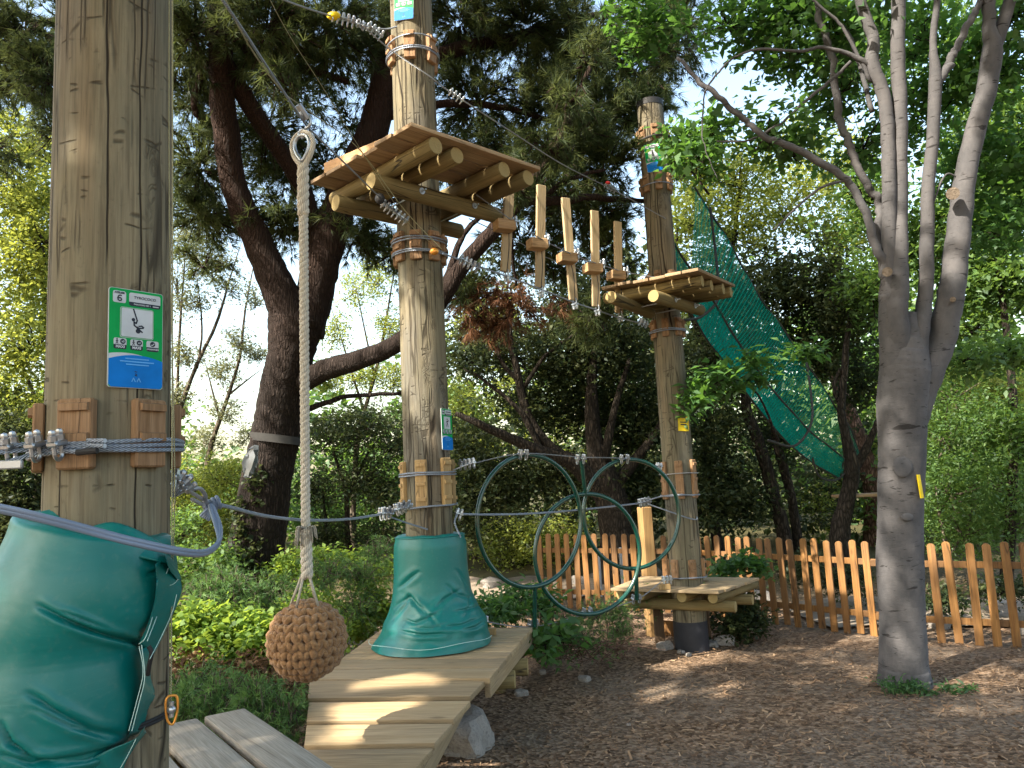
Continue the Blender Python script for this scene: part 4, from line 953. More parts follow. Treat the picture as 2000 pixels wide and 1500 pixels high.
# ------------------------------------------------ signs
def text_mesh(s, size, bold=0.0, wx=1.0):
    cu = bpy.data.curves.new('t', 'FONT'); cu.body = s; cu.size = size; cu.align_x = 'CENTER'; cu.align_y = 'CENTER'; cu.extrude = .0004; cu.offset = bold
    o = bpy.data.objects.new('t', cu); col.objects.link(o); dg = bpy.context.evaluated_depsgraph_get(); dg.update()
    me = bpy.data.meshes.new_from_object(o.evaluated_get(dg)); bpy.data.objects.remove(o)
    for v in me.vertices: v.co = (v.co.x * wx, v.co.y, v.co.z)
    return me
class Sign:
    def __init__(s, label, cat, c, yaw, pitch=0, roll=0, sc_=1.0):
        n = Vector((math.sin(yaw) * math.cos(pitch), -math.cos(yaw) * math.cos(pitch), math.sin(pitch))); x = Vector((math.cos(yaw), math.sin(yaw), 0)); z = n.cross(x) * -1
        z = x.cross(-n) if False else Vector(x).cross(n) * -1
        if z.z < 0: z = -z
        x = (x * math.cos(roll) + z * math.sin(roll)).normalized(); z = n.cross(x); z = z if z.z > 0 else -z
        s.x, s.z, s.n, s.c = x, z, n, Vector(c); s.k = sc_
        s.t = thing('sign', label, cat, c); s.p = None
    def pt(s, x, z, y=0): return s.c + s.x * (x * s.k) + s.z * (z * s.k) + s.n * y
    def poly(s, pts, lay, m, name, th=.0006): 
        b = MB(); b.prism([s.pt(x, z, lay * .0008) for x, z in pts], s.n, th); o = b.build(name, M[m], s.p or s.t, sm=0)
        if s.p is None: s.p = o
        return o
    def rr(s, x0, z0, x1, z1, r, lay, m, name, th=.0006, corners=(1, 1, 1, 1)):
        pts = []
        for i, (cx, cz, a0) in enumerate(((x1 - r, z0 + r, -90), (x1 - r, z1 - r, 0), (x0 + r, z1 - r, 90), (x0 + r, z0 + r, 180))):
            if corners[i]: pts += [(cx + r * math.cos(R(a0 + k * 22.5)), cz + r * math.sin(R(a0 + k * 22.5))) for k in range(5)]
            else: pts.append(((x1, z0), (x1, z1), (x0, z1), (x0, z0))[i])
        return s.poly(pts, lay, m, name, th)
    def text(s, str_, x, z, size, lay, m, bold=0, wx=1.0):
        me = text_mesh(str_, size * s.k, bold, wx); n = s.n; Mx = Matrix(((s.x.x, s.z.x, n.x, 0), (s.x.y, s.z.y, n.y, 0), (s.x.z, s.z.z, n.z, 0), (0, 0, 0, 1)))
        q = s.pt(x, z, lay * .0008 + .0002); Mx = Matrix.Translation(q) @ Mx
        me.materials.clear(); me.materials.append(M[m]); return link('lettering', me, None, s.p, Mx)
    def strokes(s, lines, w, dots, lay, m, name='pictogram'):
        b = MB()
        for ln in lines:
            for (x0, z0), (x1, z1) in zip(ln[:-1], ln[1:]):
                d = Vector((x1 - x0, z1 - z0)); L = d.length or 1e-6; d /= L; px, pz = -d.y * w / 2, d.x * w / 2; ex, ez = d.x * w * .3, d.y * w * .3
                b.prism([s.pt(x, z, lay * .0008) for x, z in ((x0 + px - ex, z0 + pz - ez), (x0 - px - ex, z0 - pz - ez), (x1 - px + ex, z1 - pz + ez), (x1 + px + ex, z1 + pz + ez))], s.n, .0004)
        for x, z, r in dots: b.prism([s.pt(x + r * math.cos(a), z + r * math.sin(a), lay * .0008) for a in np.linspace(0, 6.283, 16, endpoint=False)], s.n, .0004)
        return b.build(name, M[m], s.p, sm=0)
def route_sign(label, c, yaw, pitch, roll, num, title, fig, k=1.0, small=False):
    s = Sign(label, 'sign', c, yaw, pitch, roll, k); w, h = .079, .147
    s.rr(-w, -h, w, h, .008, 0, 'swhite', 'panel', .003)
    s.rr(-w + .0015, -h + .0015, w - .0015, h - .0015, .007, 1, 'sgreen', 'green_field')
    arc = [(-w + .0015, -.052)] + [(x, -.040 - (x + .01) ** 2 * 3.6 + 0) for x in np.linspace(-w + .0015, w - .0015, 12)]
    s.poly([(-w + .0015, -h + .009), (-w + .009, -h + .0015), (w - .009, -h + .0015), (w - .0015, -h + .009)] + [(x, -.044 - (x + .03) ** 2 * 2.3) for x in np.linspace(w - .0015, -w + .0015, 14)], 2, 'swhite', 'white_band')
    s.poly([(-w + .0015, -h + .009), (-w + .009, -h + .0015), (w - .009, -h + .0015), (w - .0015, -h + .009)] + [(x, -.049 - (x - .0) ** 2 * 2.3 - max(0, -x) * .02) for x in np.linspace(w - .0015, -w + .0015, 14)], 3, 'sblue', 'blue_field')
    s.rr(-.068, .103, -.031, .138, .006, 2, 'swhite', 'number_plate')
    s.rr(-.022, .110, .070, .138, .006, 2, 'swhite', 'title_plate', corners=(0, 1, 1, 0))
    s.rr(-.022, .098, .070, .110, .006, 2, 'sdark', 'title_bar', corners=(1, 0, 0, 1))
    s.rr(-.047, .001, .050, .092, .006, 2, 'swhite', 'picture_rim'); s.rr(-.0455, .0025, .0485, .0905, .005, 3, 'sgreen', 'picture_line'); s.rr(-.044, .004, .047, .089, .004, 4, 'swhite', 'picture_field')
    def worn(x0, x1, z, hh, lay, m):   # lettering too small to read: a broken line
        q = []; x = x0
        while x < x1: e = min(x1, x + random.uniform(.002, .007)); q.append([(x, z), (e, z)]); x = e + .0016
        s.strokes(q, hh, [], lay, m, 'lettering')
    s.text('ATELIER', -.0495, .1325, .0078, 3, 'sdark', .0002)
    if title:
        s.strokes([[(-.0445, .1245), (-.0485, .1255), (-.0525, .1225), (-.0548, .1165), (-.0540, .1115), (-.0500, .1085), (-.0460, .1095), (-.0440, .1130), (-.0455, .1165), (-.0490, .1178), (-.0530, .1155)]], .0034, [], 3, 'sdark', 'number'); s.text(title, .024, .1240, .0115, 3, 'sdark', 0); s.text('PARCOURS KID 1', .016, .1035, .0064, 3, 'swhite', .0001); worn(.048, .064, .1035, .003, 3, 'swhite')
    else: worn(-.060, -.040, .1165, .008, 3, 'sdark'); worn(-.01, .06, .124, .006, 3, 'sdark'); worn(-.01, .06, .1035, .003, 3, 'swhite')
    fig(s)
    for i, x0 in enumerate((-.064, -.017, .030)):
        s.rr(x0, -.021, x0 + .036, -.002, .005, 2, 'swhite', 'rule_plate', corners=(0, 1, 1, 0)); s.rr(x0, -.034, x0 + .036, -.021, .005, 2, 'sdark', 'rule_bar', corners=(1, 0, 0, 1))
        if i < 2:
            s.strokes([], .001, [(x0 + .0255, -.0115, .0078)], 3, 'sdark', 'dot'); s.text(('x2', 'x1')[i], x0 + .0255, -.0118, .008, 4, 'swhite', .0002)
            s.strokes([[(x0 + .009, -.008), (x0 + .009, -.013), (x0 + .006, -.019)], [(x0 + .009, -.013), (x0 + .012, -.019)], [(x0 + .006, -.012), (x0 + .009, -.008), (x0 + .012, -.012)]], .0018, [(x0 + .009, -.0052, .0019)], 3, 'sdark')
            s.text('MAXI', x0 + .018, -.0275, .0105, 3, 'swhite', .0004)
        else:
            s.strokes([], .001, [(x0 + .018, -.0115, .0078)], 3, 'sdark', 'dot'); s.strokes([[(x0 + .0135, -.014), (x0 + .0165, -.0155), (x0 + .0195, -.012), (x0 + .022, -.0095)]], .002, [], 4, 'swhite')
            s.text('OBLIGATOIRE', x0 + .018, -.0275, .0056, 3, 'swhite', .0002)
    for i, (xa, xb) in enumerate(((-.03, .036), (-.045, .052), (-.028, .036))): worn(xa, xb, -.0605 - i * .0085, .0032, 4, 'slight')
    s.strokes([[(-.004, -.098), (.003, -.099)], [(-.002, -.104), (.002, -.107), (-.003, -.109), (.003, -.111)]], .002, [], 4, 'sdark')
    s.strokes([[(-.012, -.128), (-.007, -.117), (-.002, -.128)], [(.003, -.128), (.008, -.117), (.013, -.128)]], .0024, [], 4, 'slight', 'logo')
    return s
def fig_swing(s):
    s.strokes([[(-.010, .088), (.001, .055)], [(-.008, .050), (-.0075, .040), (.001, .033), (.004, .026)], [(-.008, .050), (-.002, .046), (.001, .055)], [(.000, .036), (.006, .032), (.019, .034)], [(.002, .034), (.010, .026), (.016, .021)], [(.006, .038), (.014, .040), (.020, .036)]], .0042, [], 5, 'sdark')
    s.strokes([], .001, [(-.010, .0565, .0052), (.004, .0235, .0072)], 5, 'sdark')
def fig_walk(s):
    s.strokes([[(.0, .062), (.001, .046), (-.012, .020)], [(.001, .046), (.010, .034), (.012, .018)], [(-.012, .050), (.0, .060), (.014, .054), (.018, .066)]], .0065, [(.001, .072, .0065)], 5, 'sdark')
def fig_stand(s):
    s.strokes([[(.0, .060), (.0, .042), (-.004, .018)], [(.0, .042), (.006, .018)], [(-.006, .042), (.0, .060), (.008, .044)]], .0065, [(.0, .070, .0065)], 5, 'sdark')
def on_pole(p, z, yaw, extra=.004): 
    r = prad(p, z) + extra; return Vector((p.x + math.sin(yaw) * r, p.y - math.cos(yaw) * r, z))
ya = R(50); route_sign('green and blue sign with a white picture of a hanging figure and the number 6', on_pole(p1, zat(262, 647, 2.12), ya, .005), ya, 0, 0, '6', 'TYROCOCO', fig_swing, .98)
ya = R(67); route_sign('green and blue sign turned sideways low on the middle pole', on_pole(p2, zat(874, 836, 5.5), ya), ya, 0, 0, '', '', fig_walk, 1.03)
ya = R(-14); route_sign('small green and blue sign between two collars near the top of the right pole', on_pole(p3, zat(1257, 307, 7.7), ya, .006), ya, 0, R(4), '', '', fig_stand, 1.0)
ya = R(-12); route_sign('blue sign cut off by the top edge of the picture on the middle pole', on_pole(p2, zat(784, -22, 5.8), ya, .006), ya, 0, R(-2), '', '', fig_stand, 1.0)
s = Sign('small square yellow tag at the right edge of the right pole', 'tag', on_pole(p3, zat(1334, 826, 7.25), R(22)), R(22), 0, R(-3), 1.0)
s.poly([(-.06, -.07), (.06, -.07), (.06, .072), (.03, .072), (.024, .055), (-.024, .055), (-.03, .072), (-.06, .072)], 0, 'yellow', 'plate', .003); s.strokes([[(-.035, .015), (-.01, .015)], [(-.005, .015), (.035, .015)], [(-.03, -.008), (.0, -.008)], [(.006, -.008), (.03, -.008)]], .011, [], 1, 'sdark', 'lettering')

# ---------------------------------------------------------------- stones
def rock(name, label, c, r, m='stone', seed=0, sub=2):
    from mathutils import noise as mn
    bm = bmesh.new(); bmesh.ops.create_icosphere(bm, subdivisions=sub, radius=1)
    for v in bm.verts:
        q = v.co.copy(); k = 1 + .35 * mn.noise(q * 1.1 + Vector((seed * 3.1, seed, 0))) + .15 * mn.noise(q * 3.3 + Vector((seed, 0, 4)))
        q = Vector([math.copysign(min(abs(w), .72 + .1 * math.sin(seed)), w) for w in q]); v.co = Vector((q.x * r[0], q.y * r[1], q.z * r[2])) * k
    me = bpy.data.meshes.new(name); bm.to_mesh(me); bm.free(); me.shade_smooth(); me.set_sharp_from_angle(angle=R(28))
    o = link(name, me, M[m], None, Matrix.Translation(c) @ Matrix.Rotation(seed * 1.3, 4, 'Z'))
    return tag(o, label, 'rock')
def G(px, py):
    p = PZ(px, py, 0)
    for _ in range(3): p = PZ(px, py, hgt(p.x, p.y))
    return p
g = G(905, 1462); rock('rock', 'pale boulder beside the near end of the ramp', g + Vector((0, 0, .06)), (.20, .19, .20), seed=1, sub=3)
for i, (px, py, r, lab) in enumerate([(1298, 1268, .10, 'flat stone left of the foot of the right pole'), (1330, 1276, .05, 'small stone in front of the tarred foot of the right pole'), (1362, 1273, .07, 'stone touching the tarred pole foot on its front right'), (1392, 1262, .08, 'grey stone just right of the tarred pole foot'), (1415, 1258, .12, 'largest stone right of the tarred pole foot'),
        (1345, 1281, .035, 'white pointed stone at the foot of the right pole'), (1142, 1330, .06, 'small white stone lying on the bark chips beyond the deck'), (1018, 1358, .07, 'pale stone lying beside the deck logs'), (1060, 1316, .05, 'small stone behind the deck logs'), (1228, 1417, .022, 'small pale pebble in the middle of the bark chips'),
        (945, 1447, .05, 'little stone right of the pale boulder')]):
    g = G(px, py); rock('rock', lab, g + Vector((0, 0, r * .2)), (r, r * .8, r * .65), seed=i + 3)

# ---------------------------------------------------------------- fence
pk_h = .92
def picket_mesh(h, w=.068, t=.02):
    b = MB(); out = [(-w / 2, 0), (w / 2, 0), (w / 2, h - w * .42)] + [(w / 2 * math.cos(a), h - w * .42 + w * .42 * math.sin(a)) for a in np.linspace(.25, math.pi - .25, 7)] + [(-w / 2, h - w * .42)]
    b.prism([Vector((x, -t / 2, z)) for x, z in out], (0, -1, 0), t); me = b.mesh('picket', None, 0); bevel_mesh(me, .003); return me
PK = picket_mesh(.90); PK.materials.append(M['fence'])
def fence(label, a, b_, n, tilt, zdrop=(0, 0), group=None):
    a, b_ = Vector(a), Vector(b_); d = (b_ - a); L = d.length; d.normalize(); nn_ = Vector((d.y, -d.x, 0)).normalized()
    t = thing('picket_fence', label, 'fence', a, 0, group)
    for i in range(n):
        q = a.lerp(b_, (i + .5 + random.uniform(-.06, .06)) / n); yaw = math.atan2(d.y, d.x)
        Mx = Matrix.Translation(q + nn_ * .024 + Vector((0, 0, random.uniform(-.012, .012)))) @ Matrix.Rotation(yaw, 4, 'Z') @ Matrix.Rotation(tilt + random.uniform(-.018, .018), 4, 'Y')
        link('picket', PK, None, t, Mx)
    for z, w in ((.2, .03), (.70, .03)):
        p0, q0 = a + Vector((0, 0, z)), b_ + Vector((0, 0, z))
        bb = MB().box((0, 0, 0), L / 2 + .03, .012, w, ch=.003); link('rail', bb.mesh('rail', None, 30), M['fence'], t, frame((p0 + q0) / 2, q0 - p0, (0, 0, 1)))
    return t
def gb(px, py): g = G(px, py); return g
fl0, fl1 = gb(1385, 1205), gb(1712, 1240)
fence('orange picket fence between the right pole and the grey tree', gb(1368, 1200), gb(1722, 1243), 16, 0)
a, c = gb(1722, 1247), gb(2035, 1268); fence('orange picket fence to the right of the grey tree', a, c + (c - a) * .5, 13, 0)
fa_, fb_ = P(1052, 1185, 9.6), P(1375, 1180, 8.9)
fa_.z = hgt(fa_.x, fa_.y) + .05; fb_.z = hgt(fb_.x, fb_.y) + .0
fence('orange picket fence further back seen through the green rings', fa_, fb_, 17, 0)
for px, py, d, w in ((1175, 1180, 10.2, 'first'), (1190, 1180, 10.3, 'second'), (1205, 1180, 10.2, 'third'), (1219, 1180, 10.3, 'fourth')):
    q = P(px, py, d); z = hgt(q.x, q.y)
    tag(MB().tube([(q.x, q.y, z - .1), (q.x, q.y, z + .62)], .022, 8).build('pipe', M['greymetal']), 'thin grey pipe behind the far picket fence, ' + w + ' from the left', 'pipe', 'grey pipes behind the far fence')

# ---------------------------------------------------------------- foliage
def np_mesh(name, V, Fq, rnd, m, parent=None, kind=None, k=4):
    me = bpy.data.meshes.new(name); nv = len(V); nf = len(Fq)
    if parent is not None: base = np.array(W[parent.name].translation)
    else: base = np.array([V[:, 0].mean(), V[:, 1].mean(), V[:, 2].min()])
    me.vertices.add(nv); me.vertices.foreach_set('co', (V - base).astype(np.float32).ravel())
    me.loops.add(nf * k); me.loops.foreach_set('vertex_index', Fq.astype(np.int32).ravel())
    me.polygons.add(nf); me.polygons.foreach_set('loop_start', np.arange(0, nf * k, k, dtype=np.int32)); me.polygons.foreach_set('loop_total', np.full(nf, k, dtype=np.int32))
    at = me.attributes.new('rnd', 'FLOAT', 'POINT'); at.data.foreach_set('value', rnd.astype(np.float32))
    me.update(calc_edges=True); me.validate()
    Mx = Matrix.Translation(base) if parent is None else W[parent.name].copy()
    if parent is not None: Mx = Matrix.Translation(Vector(base))
    o = link(name, me, m, parent, Mx)
    if kind: o['kind'] = kind
    return o
def norm(a): return a / np.maximum(1e-9, np.linalg.norm(a, axis=1, keepdims=True))
# leaf: 4 points (base, side, tip, side), folded along its middle
def leaf_quads(c, size, aspect=.5, up_bias=.6, droop=.2, dirs=None):
    n = len(c); nrm = rng.normal(size=(n, 3)); nrm[:, 2] = np.abs(nrm[:, 2]) + up_bias; nrm = norm(nrm)
    d = rng.normal(size=(n, 3)) if dirs is None else dirs + rng.normal(size=(n, 3)) * .5
    d[:, 2] -= droop; d = norm(d - nrm * (d * nrm).sum(1, keepdims=True)); s = np.cross(nrm, d)
    L = size * rng.uniform(.6, 1.25, (n, 1)); w = L * aspect * rng.uniform(.7, 1.2, (n, 1)) * .5; f = w * .35
    V = np.empty((n, 4, 3)); V[:, 0] = c; V[:, 1] = c + d * L * .45 + s * w + nrm * f; V[:, 2] = c + d * L - nrm * L * .12; V[:, 3] = c + d * L * .45 - s * w + nrm * f
    return V
def quads_to_mesh(V): n = len(V); return V.reshape(-1, 3), np.arange(n * 4).reshape(n, 4)
def clump_pts(center, rad, nclump, per, cr):
    """leaf centres gathered in clumps spread through an ellipsoid, denser to its outside"""
    u = norm(rng.normal(size=(nclump, 3))); rr = rng.uniform(.15, 1, (nclump, 1)) ** .45
    cc = np.array(center) + u * rr * np.array(rad) * (1 + .25 * rng.normal(size=(nclump, 1)))
    sz = cr * rng.uniform(.6, 1.4, (nclump, 1, 1))
    p = cc[:, None, :] + rng.normal(size=(nclump, per, 3)) * sz * np.array([1, 1, .65]) * .6
    tone = np.repeat(rng.normal(.5, .17, nclump), per)
    return p.reshape(-1, 3), tone, cc
def crown(t, blobs, m, size, aspect=.5, per=26, cr=.16, dens=1.0, name='crown', twigs=True, twig_m='darkbark', tr=.005, droop=.2, up=.6):
    """blobs: (px, py, d, rx px, ry px, depth radius m, clumps)"""
    Vs = []; T = []; mb_ = MB()
    for (px, py, d, rx, ry, rd, nc) in blobs:
        c = P(px, py, d); rad = (rx * d / F, rd, ry * d / F); nc = max(2, int(nc * dens))
        p, tone, cc = clump_pts(c, rad, nc, per, cr); Vs.append(leaf_quads(p, size, aspect, up, droop)); T.append(tone)
        if twigs:
            for q in cc[:: max(1, nc // 14)]:
                a = Vector(c) + (Vector(q) - Vector(c)) * .1 + Vector((0, 0, -rad[2] * .25)); e = Vector(q); mdl = a.lerp(e, .5) + Vector((random.uniform(-.08, .08), 0, random.uniform(-.1, .05)))
                mb_.tube([a, mdl, e], [tr * 2, tr * 1.4, tr * .6], 4, caps=False)
    V = np.concatenate(Vs); T = np.concatenate(T); rn_ = np.clip(T + rng.normal(0, .16, len(T)), 0, 1)
    v, f = quads_to_mesh(V); o = np_mesh(name, v, f, np.repeat(rn_, 4), M[m], t)
    if twigs and mb_.v: mb_.build('twigs', M[twig_m], t)['kind'] = 'stuff'
    return o
def needles(centers, dirs, K, L, w, spread, curve=.0):
    n = len(centers); c = np.repeat(centers, K, 0); d = norm(np.repeat(dirs, K, 0) + rng.normal(size=(n * K, 3)) * spread); d[:, 2] -= curve; d = norm(d)
    s = norm(np.cross(d, rng.normal(size=(n * K, 3)))); ll = L * rng.uniform(.6, 1.15, (n * K, 1))
    V = np.empty((n * K, 3, 3)); V[:, 0] = c - s * w / 2; V[:, 1] = c + s * w / 2; V[:, 2] = c + d * ll; return V
def pine_crown(t, blobs, m='needle', L=.15, w=.008, K=16, name='crown', dens=1.25, bark_='pinebark', spread=.5, tuft_step=.05, curve=.12, nbr=12, br_=.010):
    Vs = []; T = []; mb_ = MB()
    for (px, py, d, rx, ry, rd, nb_) in blobs:
        if isinstance(px, Vector): c = px; rad = Vector((rx, rd, ry))
        else: c = P(px, py, d); rad = Vector((rx * d / F, rd, ry * d / F))
        C, D = (C, D) if Vs is None else ([], [])
        for i in range(int(nb_ * dens)):
            u = Vector(rng.normal(size=3)).normalized(); u.z = u.z * .8 - .1
            a = c + Vector((u.x * rad.x, u.y * rad.y, u.z * rad.z)) * random.uniform(.05, .5); e = c + Vector((u.x * rad.x, u.y * rad.y, u.z * rad.z)) * random.uniform(.75, 1.2)
            q = smooth([a, a.lerp(e, .5) + Vector((0, 0, random.uniform(-.05, .12))), e + Vector((0, 0, random.uniform(-.08, .05)))], 4)
            mb_.tube(q, [br_, br_ * .3], 4, caps=False)
            ln = (e - a).length; ns = max(3, int(ln / tuft_step)); tone = random.gauss(.5, .2)
            for k in range(ns):
                s = .12 + .88 * k / (ns - 1); x = s * (len(q) - 1); i0 = min(len(q) - 2, int(x)); pnt = q[i0].lerp(q[i0 + 1], x - i0); dr = (q[i0 + 1] - q[i0]).normalized()
                C.append(pnt + Vector(rng.normal(size=3) * .03)); D.append(dr + Vector(rng.normal(size=3) * .45)); T.append(tone + random.gauss(0, .08))
        Vs.append(needles(np.array(C), norm(np.array(D)), K, L, w, spread, curve))
    V = np.concatenate(Vs); rn_ = np.clip(np.repeat(np.array(T), K) + rng.normal(0, .14, len(V)), 0, 1)
    o = np_mesh(name, V.reshape(-1, 3), np.arange(len(V) * 3).reshape(-1, 3), np.repeat(rn_, 3), M[m], t, k=3)
    mb_.build('twigs', M[bark_], t)['kind'] = 'stuff'; return o
def limbs(t, paths, m, name='trunk', n=12, wob=.04, k=6):
    b = MB()
    for p in paths:
        pts = smooth([P(x, y, d) for x, y, d, w in p], k); wm = min(40, sum(q[3] for q in p) / len(p)) * p[0][2] / F; ww = Vector((0, 0, 0)); jt = []
        for q in pts: ww = ww * .7 + Vector(rng.normal(size=3)) * wm * (.004 if n >= 20 else .018 if wm > .08 else .12); jt.append(q + ww)
        jt[0] = pts[0]; pts = jt; b.tube(pts, interp([w * d / F / 2 for x, y, d, w in p], len(pts)), n, caps=True, wob=wob)
    return b.build(name, M[m], t, sm=180)
def tree(label, base, cat='tree', name='tree', group=None):
    return thing(name, label, cat, base, 0, group)

# --- big pine
g = P(490, 1150, 7.9); g.z = hgt(g.x, g.y)
t = tree('big pine with a leaning ivy clad trunk that forks into dark reddish limbs', g, name='pine_tree')
limbs(t, [[(478, 1260, 7.9, 150), (488, 1150, 7.9, 125), (505, 1040, 7.9, 105), (522, 930, 7.9, 96), (540, 840, 7.9, 92), (552, 760, 7.85, 86), (568, 690, 7.8, 88), (580, 620, 7.8, 110)]], 'pinebark', n=22, wob=.03, k=14)
limbs(t, [[(578, 650, 7.8, 84), (556, 590, 7.75, 72), (520, 510, 7.7, 60), (485, 430, 7.6, 54), (455, 350, 7.5, 48), (440, 250, 7.4, 50), (432, 150, 7.3, 46), (430, 40, 7.2, 46), (415, -120, 7.1, 40)],
          [(588, 650, 7.85, 90), (612, 580, 7.9, 72), (632, 500, 7.9, 70), (655, 420, 8.0, 66), (690, 340, 8.0, 60), (730, 250, 8.1, 60), (752, 150, 8.1, 50), (770, 60, 8.2, 42), (790, -90, 8.2, 36)],
          [(585, 750, 7.8, 44), (640, 722, 7.6, 42), (710, 700, 7.4, 38), (780, 668, 7.2, 36), (850, 600, 7.1, 34), (905, 520, 7.1, 32), (960, 455, 7.1, 30), (1010, 395, 7.2, 30), (1060, 320, 7.3, 24), (1105, 245, 7.4, 17), (1150, 140, 7.5, 10), (1185, 50, 7.6, 3)],
          [(1000, 400, 7.2, 26), (1060, 392, 7.4, 20), (1130, 385, 7.6, 15), (1220, 388, 7.9, 11), (1300, 405, 8.1, 7)],
          [(438, 120, 7.3, 34), (490, 210, 7.5, 36), (545, 290, 7.7, 36), (590, 370, 7.9, 34), (620, 460, 8.0, 30)],
          [(755, 190, 8.1, 34), (820, 130, 8.2, 32), (900, 95, 8.4, 28), (1000, 75, 8.6, 24), (1100, 45, 8.8, 18), (1200, 20, 9, 10)],
          [(750, 230, 8.1, 20), (850, 205, 8.2, 16), (960, 205, 8.4, 13), (1080, 235, 8.6, 10), (1200, 250, 8.8, 6)],
          [(434, 60, 7.3, 26), (390, 50, 7.4, 24), (330, 48, 7.5, 22), (240, 60, 7.7, 18)], [(410, 130, 7.35, 16), (385, 160, 7.4, 14), (376, 210, 7.4, 12), (390, 232, 7.4, 6)],
          [(452, 60, 7.3, 20), (520, 130, 7.5, 18), (600, 135, 7.7, 16), (680, 160, 7.9, 12)], [(500, 180, 7.6, 22), (540, 110, 7.6, 18), (580, 20, 7.6, 16)],
          [(870, 560, 7.1, 16), (900, 470, 7.3, 12), (960, 400, 7.5, 8)], [(1100, 45, 8.8, 14), (1180, 120, 8.9, 9), (1260, 150, 9, 6)],
          [(600, 800, 7.85, 12), (680, 775, 7.9, 9), (790, 768, 8.0, 7)], [(1055, 390, 7.4, 12), (1110, 350, 7.5, 9), (1180, 330, 7.7, 6)],
          [(650, 430, 8, 18), (720, 400, 8.2, 14), (790, 385, 8.4, 9)], [(1010, 400, 7.2, 9), (1000, 480, 7.3, 7), (1010, 560, 7.4, 5)]], 'pinebark', 'limb', n=12, k=7)
pine_crown(t, [(380, 70, 7.2, 70, 110, .8, 60), (520, 60, 7.2, 110, 110, .9, 90), (640, 50, 7.6, 120, 90, 1.0, 90), (760, 90, 8.6, 110, 110, 1.0, 60), (900, 40, 8.4, 120, 80, 1., 90), (1030, 50, 8.6, 110, 90, 1.1, 80), (1140, 90, 8.8, 110, 100, 1.2, 90), (1250, 120, 9., 90, 100, 1.1, 70), (1330, 70, 9.2, 70, 110, 1, 50),
    (390, 330, 7.8, 60, 100, .8, 50), (400, 420, 7.8, 60, 60, .7, 50), (560, 440, 8.2, 90, 50, .8, 44), (520, 250, 8.4, 100, 100, .8, 44), (640, 330, 8.6, 60, 80, .8, 30), (700, 460, 8.3, 70, 50, .7, 40), (760, 500, 8.4, 50, 40, .6, 16), (590, 180, 8.6, 80, 60, .8, 30),
    (930, 200, 8.8, 100, 80, .9, 60), (1060, 200, 8.8, 110, 80, 1., 76), (1180, 230, 8.8, 80, 80, 1., 64), (1100, 310, 8.5, 90, 60, .9, 54), (960, 330, 8.8, 70, 60, .8, 34), (1180, 330, 8.4, 70, 60, .8, 44), (1260, 200, 8.8, 60, 50, .8, 30),
    (920, 560, 8.0, 60, 50, .6, 26), (1020, 470, 8.6, 90, 60, .9, 40), (1130, 430, 8.6, 70, 60, .8, 36), (1190, 480, 8.4, 50, 60, .6, 26), (1160, 620, 8.0, 60, 50, .5, 30), (690, 240, 8.9, 40, 60, .6, 14),
    (1090, 380, 7.9, 80, 50, .5, 44), (1180, 420, 8.2, 70, 50, .5, 36), (1010, 330, 8.0, 60, 50, .5, 30), (1140, 250, 7.8, 60, 60, .5, 34), (1210, 540, 8.6, 50, 60, .5, 26), (1080, 520, 8.9, 70, 50, .6, 30), (960, 280, 8.4, 60, 60, .5, 26), (380, 200, 7.9, 50, 80, .6, 34), (400, 520, 8.0, 50, 30, .5, 14), (560, 330, 8.9, 90, 80, .7, 50), (480, 130, 8.2, 60, 80, .6, 34), (350, 130, 7.6, 30, 100, .5, 30), (620, 440, 8.9, 60, 60, .6, 30), (730, 330, 9, 50, 70, .6, 30), (880, 310, 8.8, 50, 60, .6, 24), (1070, 290, 6.9, 50, 40, .35, 22), (1110, 200, 6.9, 50, 50, .35, 24), (1010, 370, 6.9, 40, 26, .3, 12), (1150, 110, 7.0, 50, 50, .4, 20), (560, 170, 6.9, 50, 40, .35, 16), (1290, 330, 8.6, 50, 60, .5, 22)], K=17)
pine_crown(t, [(930, 590, 7.9, 60, 60, .6, 18), (1010, 600, 8.0, 70, 55, .6, 24), (960, 640, 8.1, 60, 40, .5, 14), (1095, 590, 8.2, 30, 40, .4, 7)], m='deadneedle', name='dead_foliage', K=16, L=.15, curve=.5)
limbs(t, [[(430, 40, 7.2, 44), (415, -120, 7.1, 42), (380, -400, 7.0, 36), (300, -760, 6.6, 26)], [(415, -120, 7.1, 26), (200, -500, 6.4, 16)], [(790, -60, 8.2, 36), (820, -300, 8.2, 30), (800, -560, 8.0, 20)]], 'pinebark', 'limb', n=12)
V3 = Vector
pine_crown(t, [(V3((-4.6, 5.4, 9.6)), 0, 0, 2.0, .9, 1.8, 70), (V3((-2.6, 6.4, 9.9)), 0, 0, 2.0, .9, 1.8, 70), (V3((-6.4, 6.2, 9.4)), 0, 0, 1.6, .9, 1.6, 46), (V3((-.8, 7.6, 9.9)), 0, 0, 2.0, .9, 1.8, 70), (V3((1.4, 8.4, 10.0)), 0, 0, 1.6, .8, 1.4, 40)], K=7, L=.3, w=.022, name='upper_shade_crown', tuft_step=.10)  # unseen top of the pine, placed to block sun from the middle background
# ivy on the trunk
b_ = [(478, 1090, 7.62, 30, 60, .12, 30), (470, 1010, 7.66, 16, 50, .1, 14), (500, 940, 7.66, 14, 50, .08, 8), (455, 1120, 7.6, 30, 40, .15, 20)]
iv = thing('ivy', 'dark ivy climbing the left side of the leaning pine trunk', 'ivy', P(470, 1140, 7.6)); crown(iv, b_, 'evergreen', .055, .9, 22, .07, twigs=False, name='leaves')
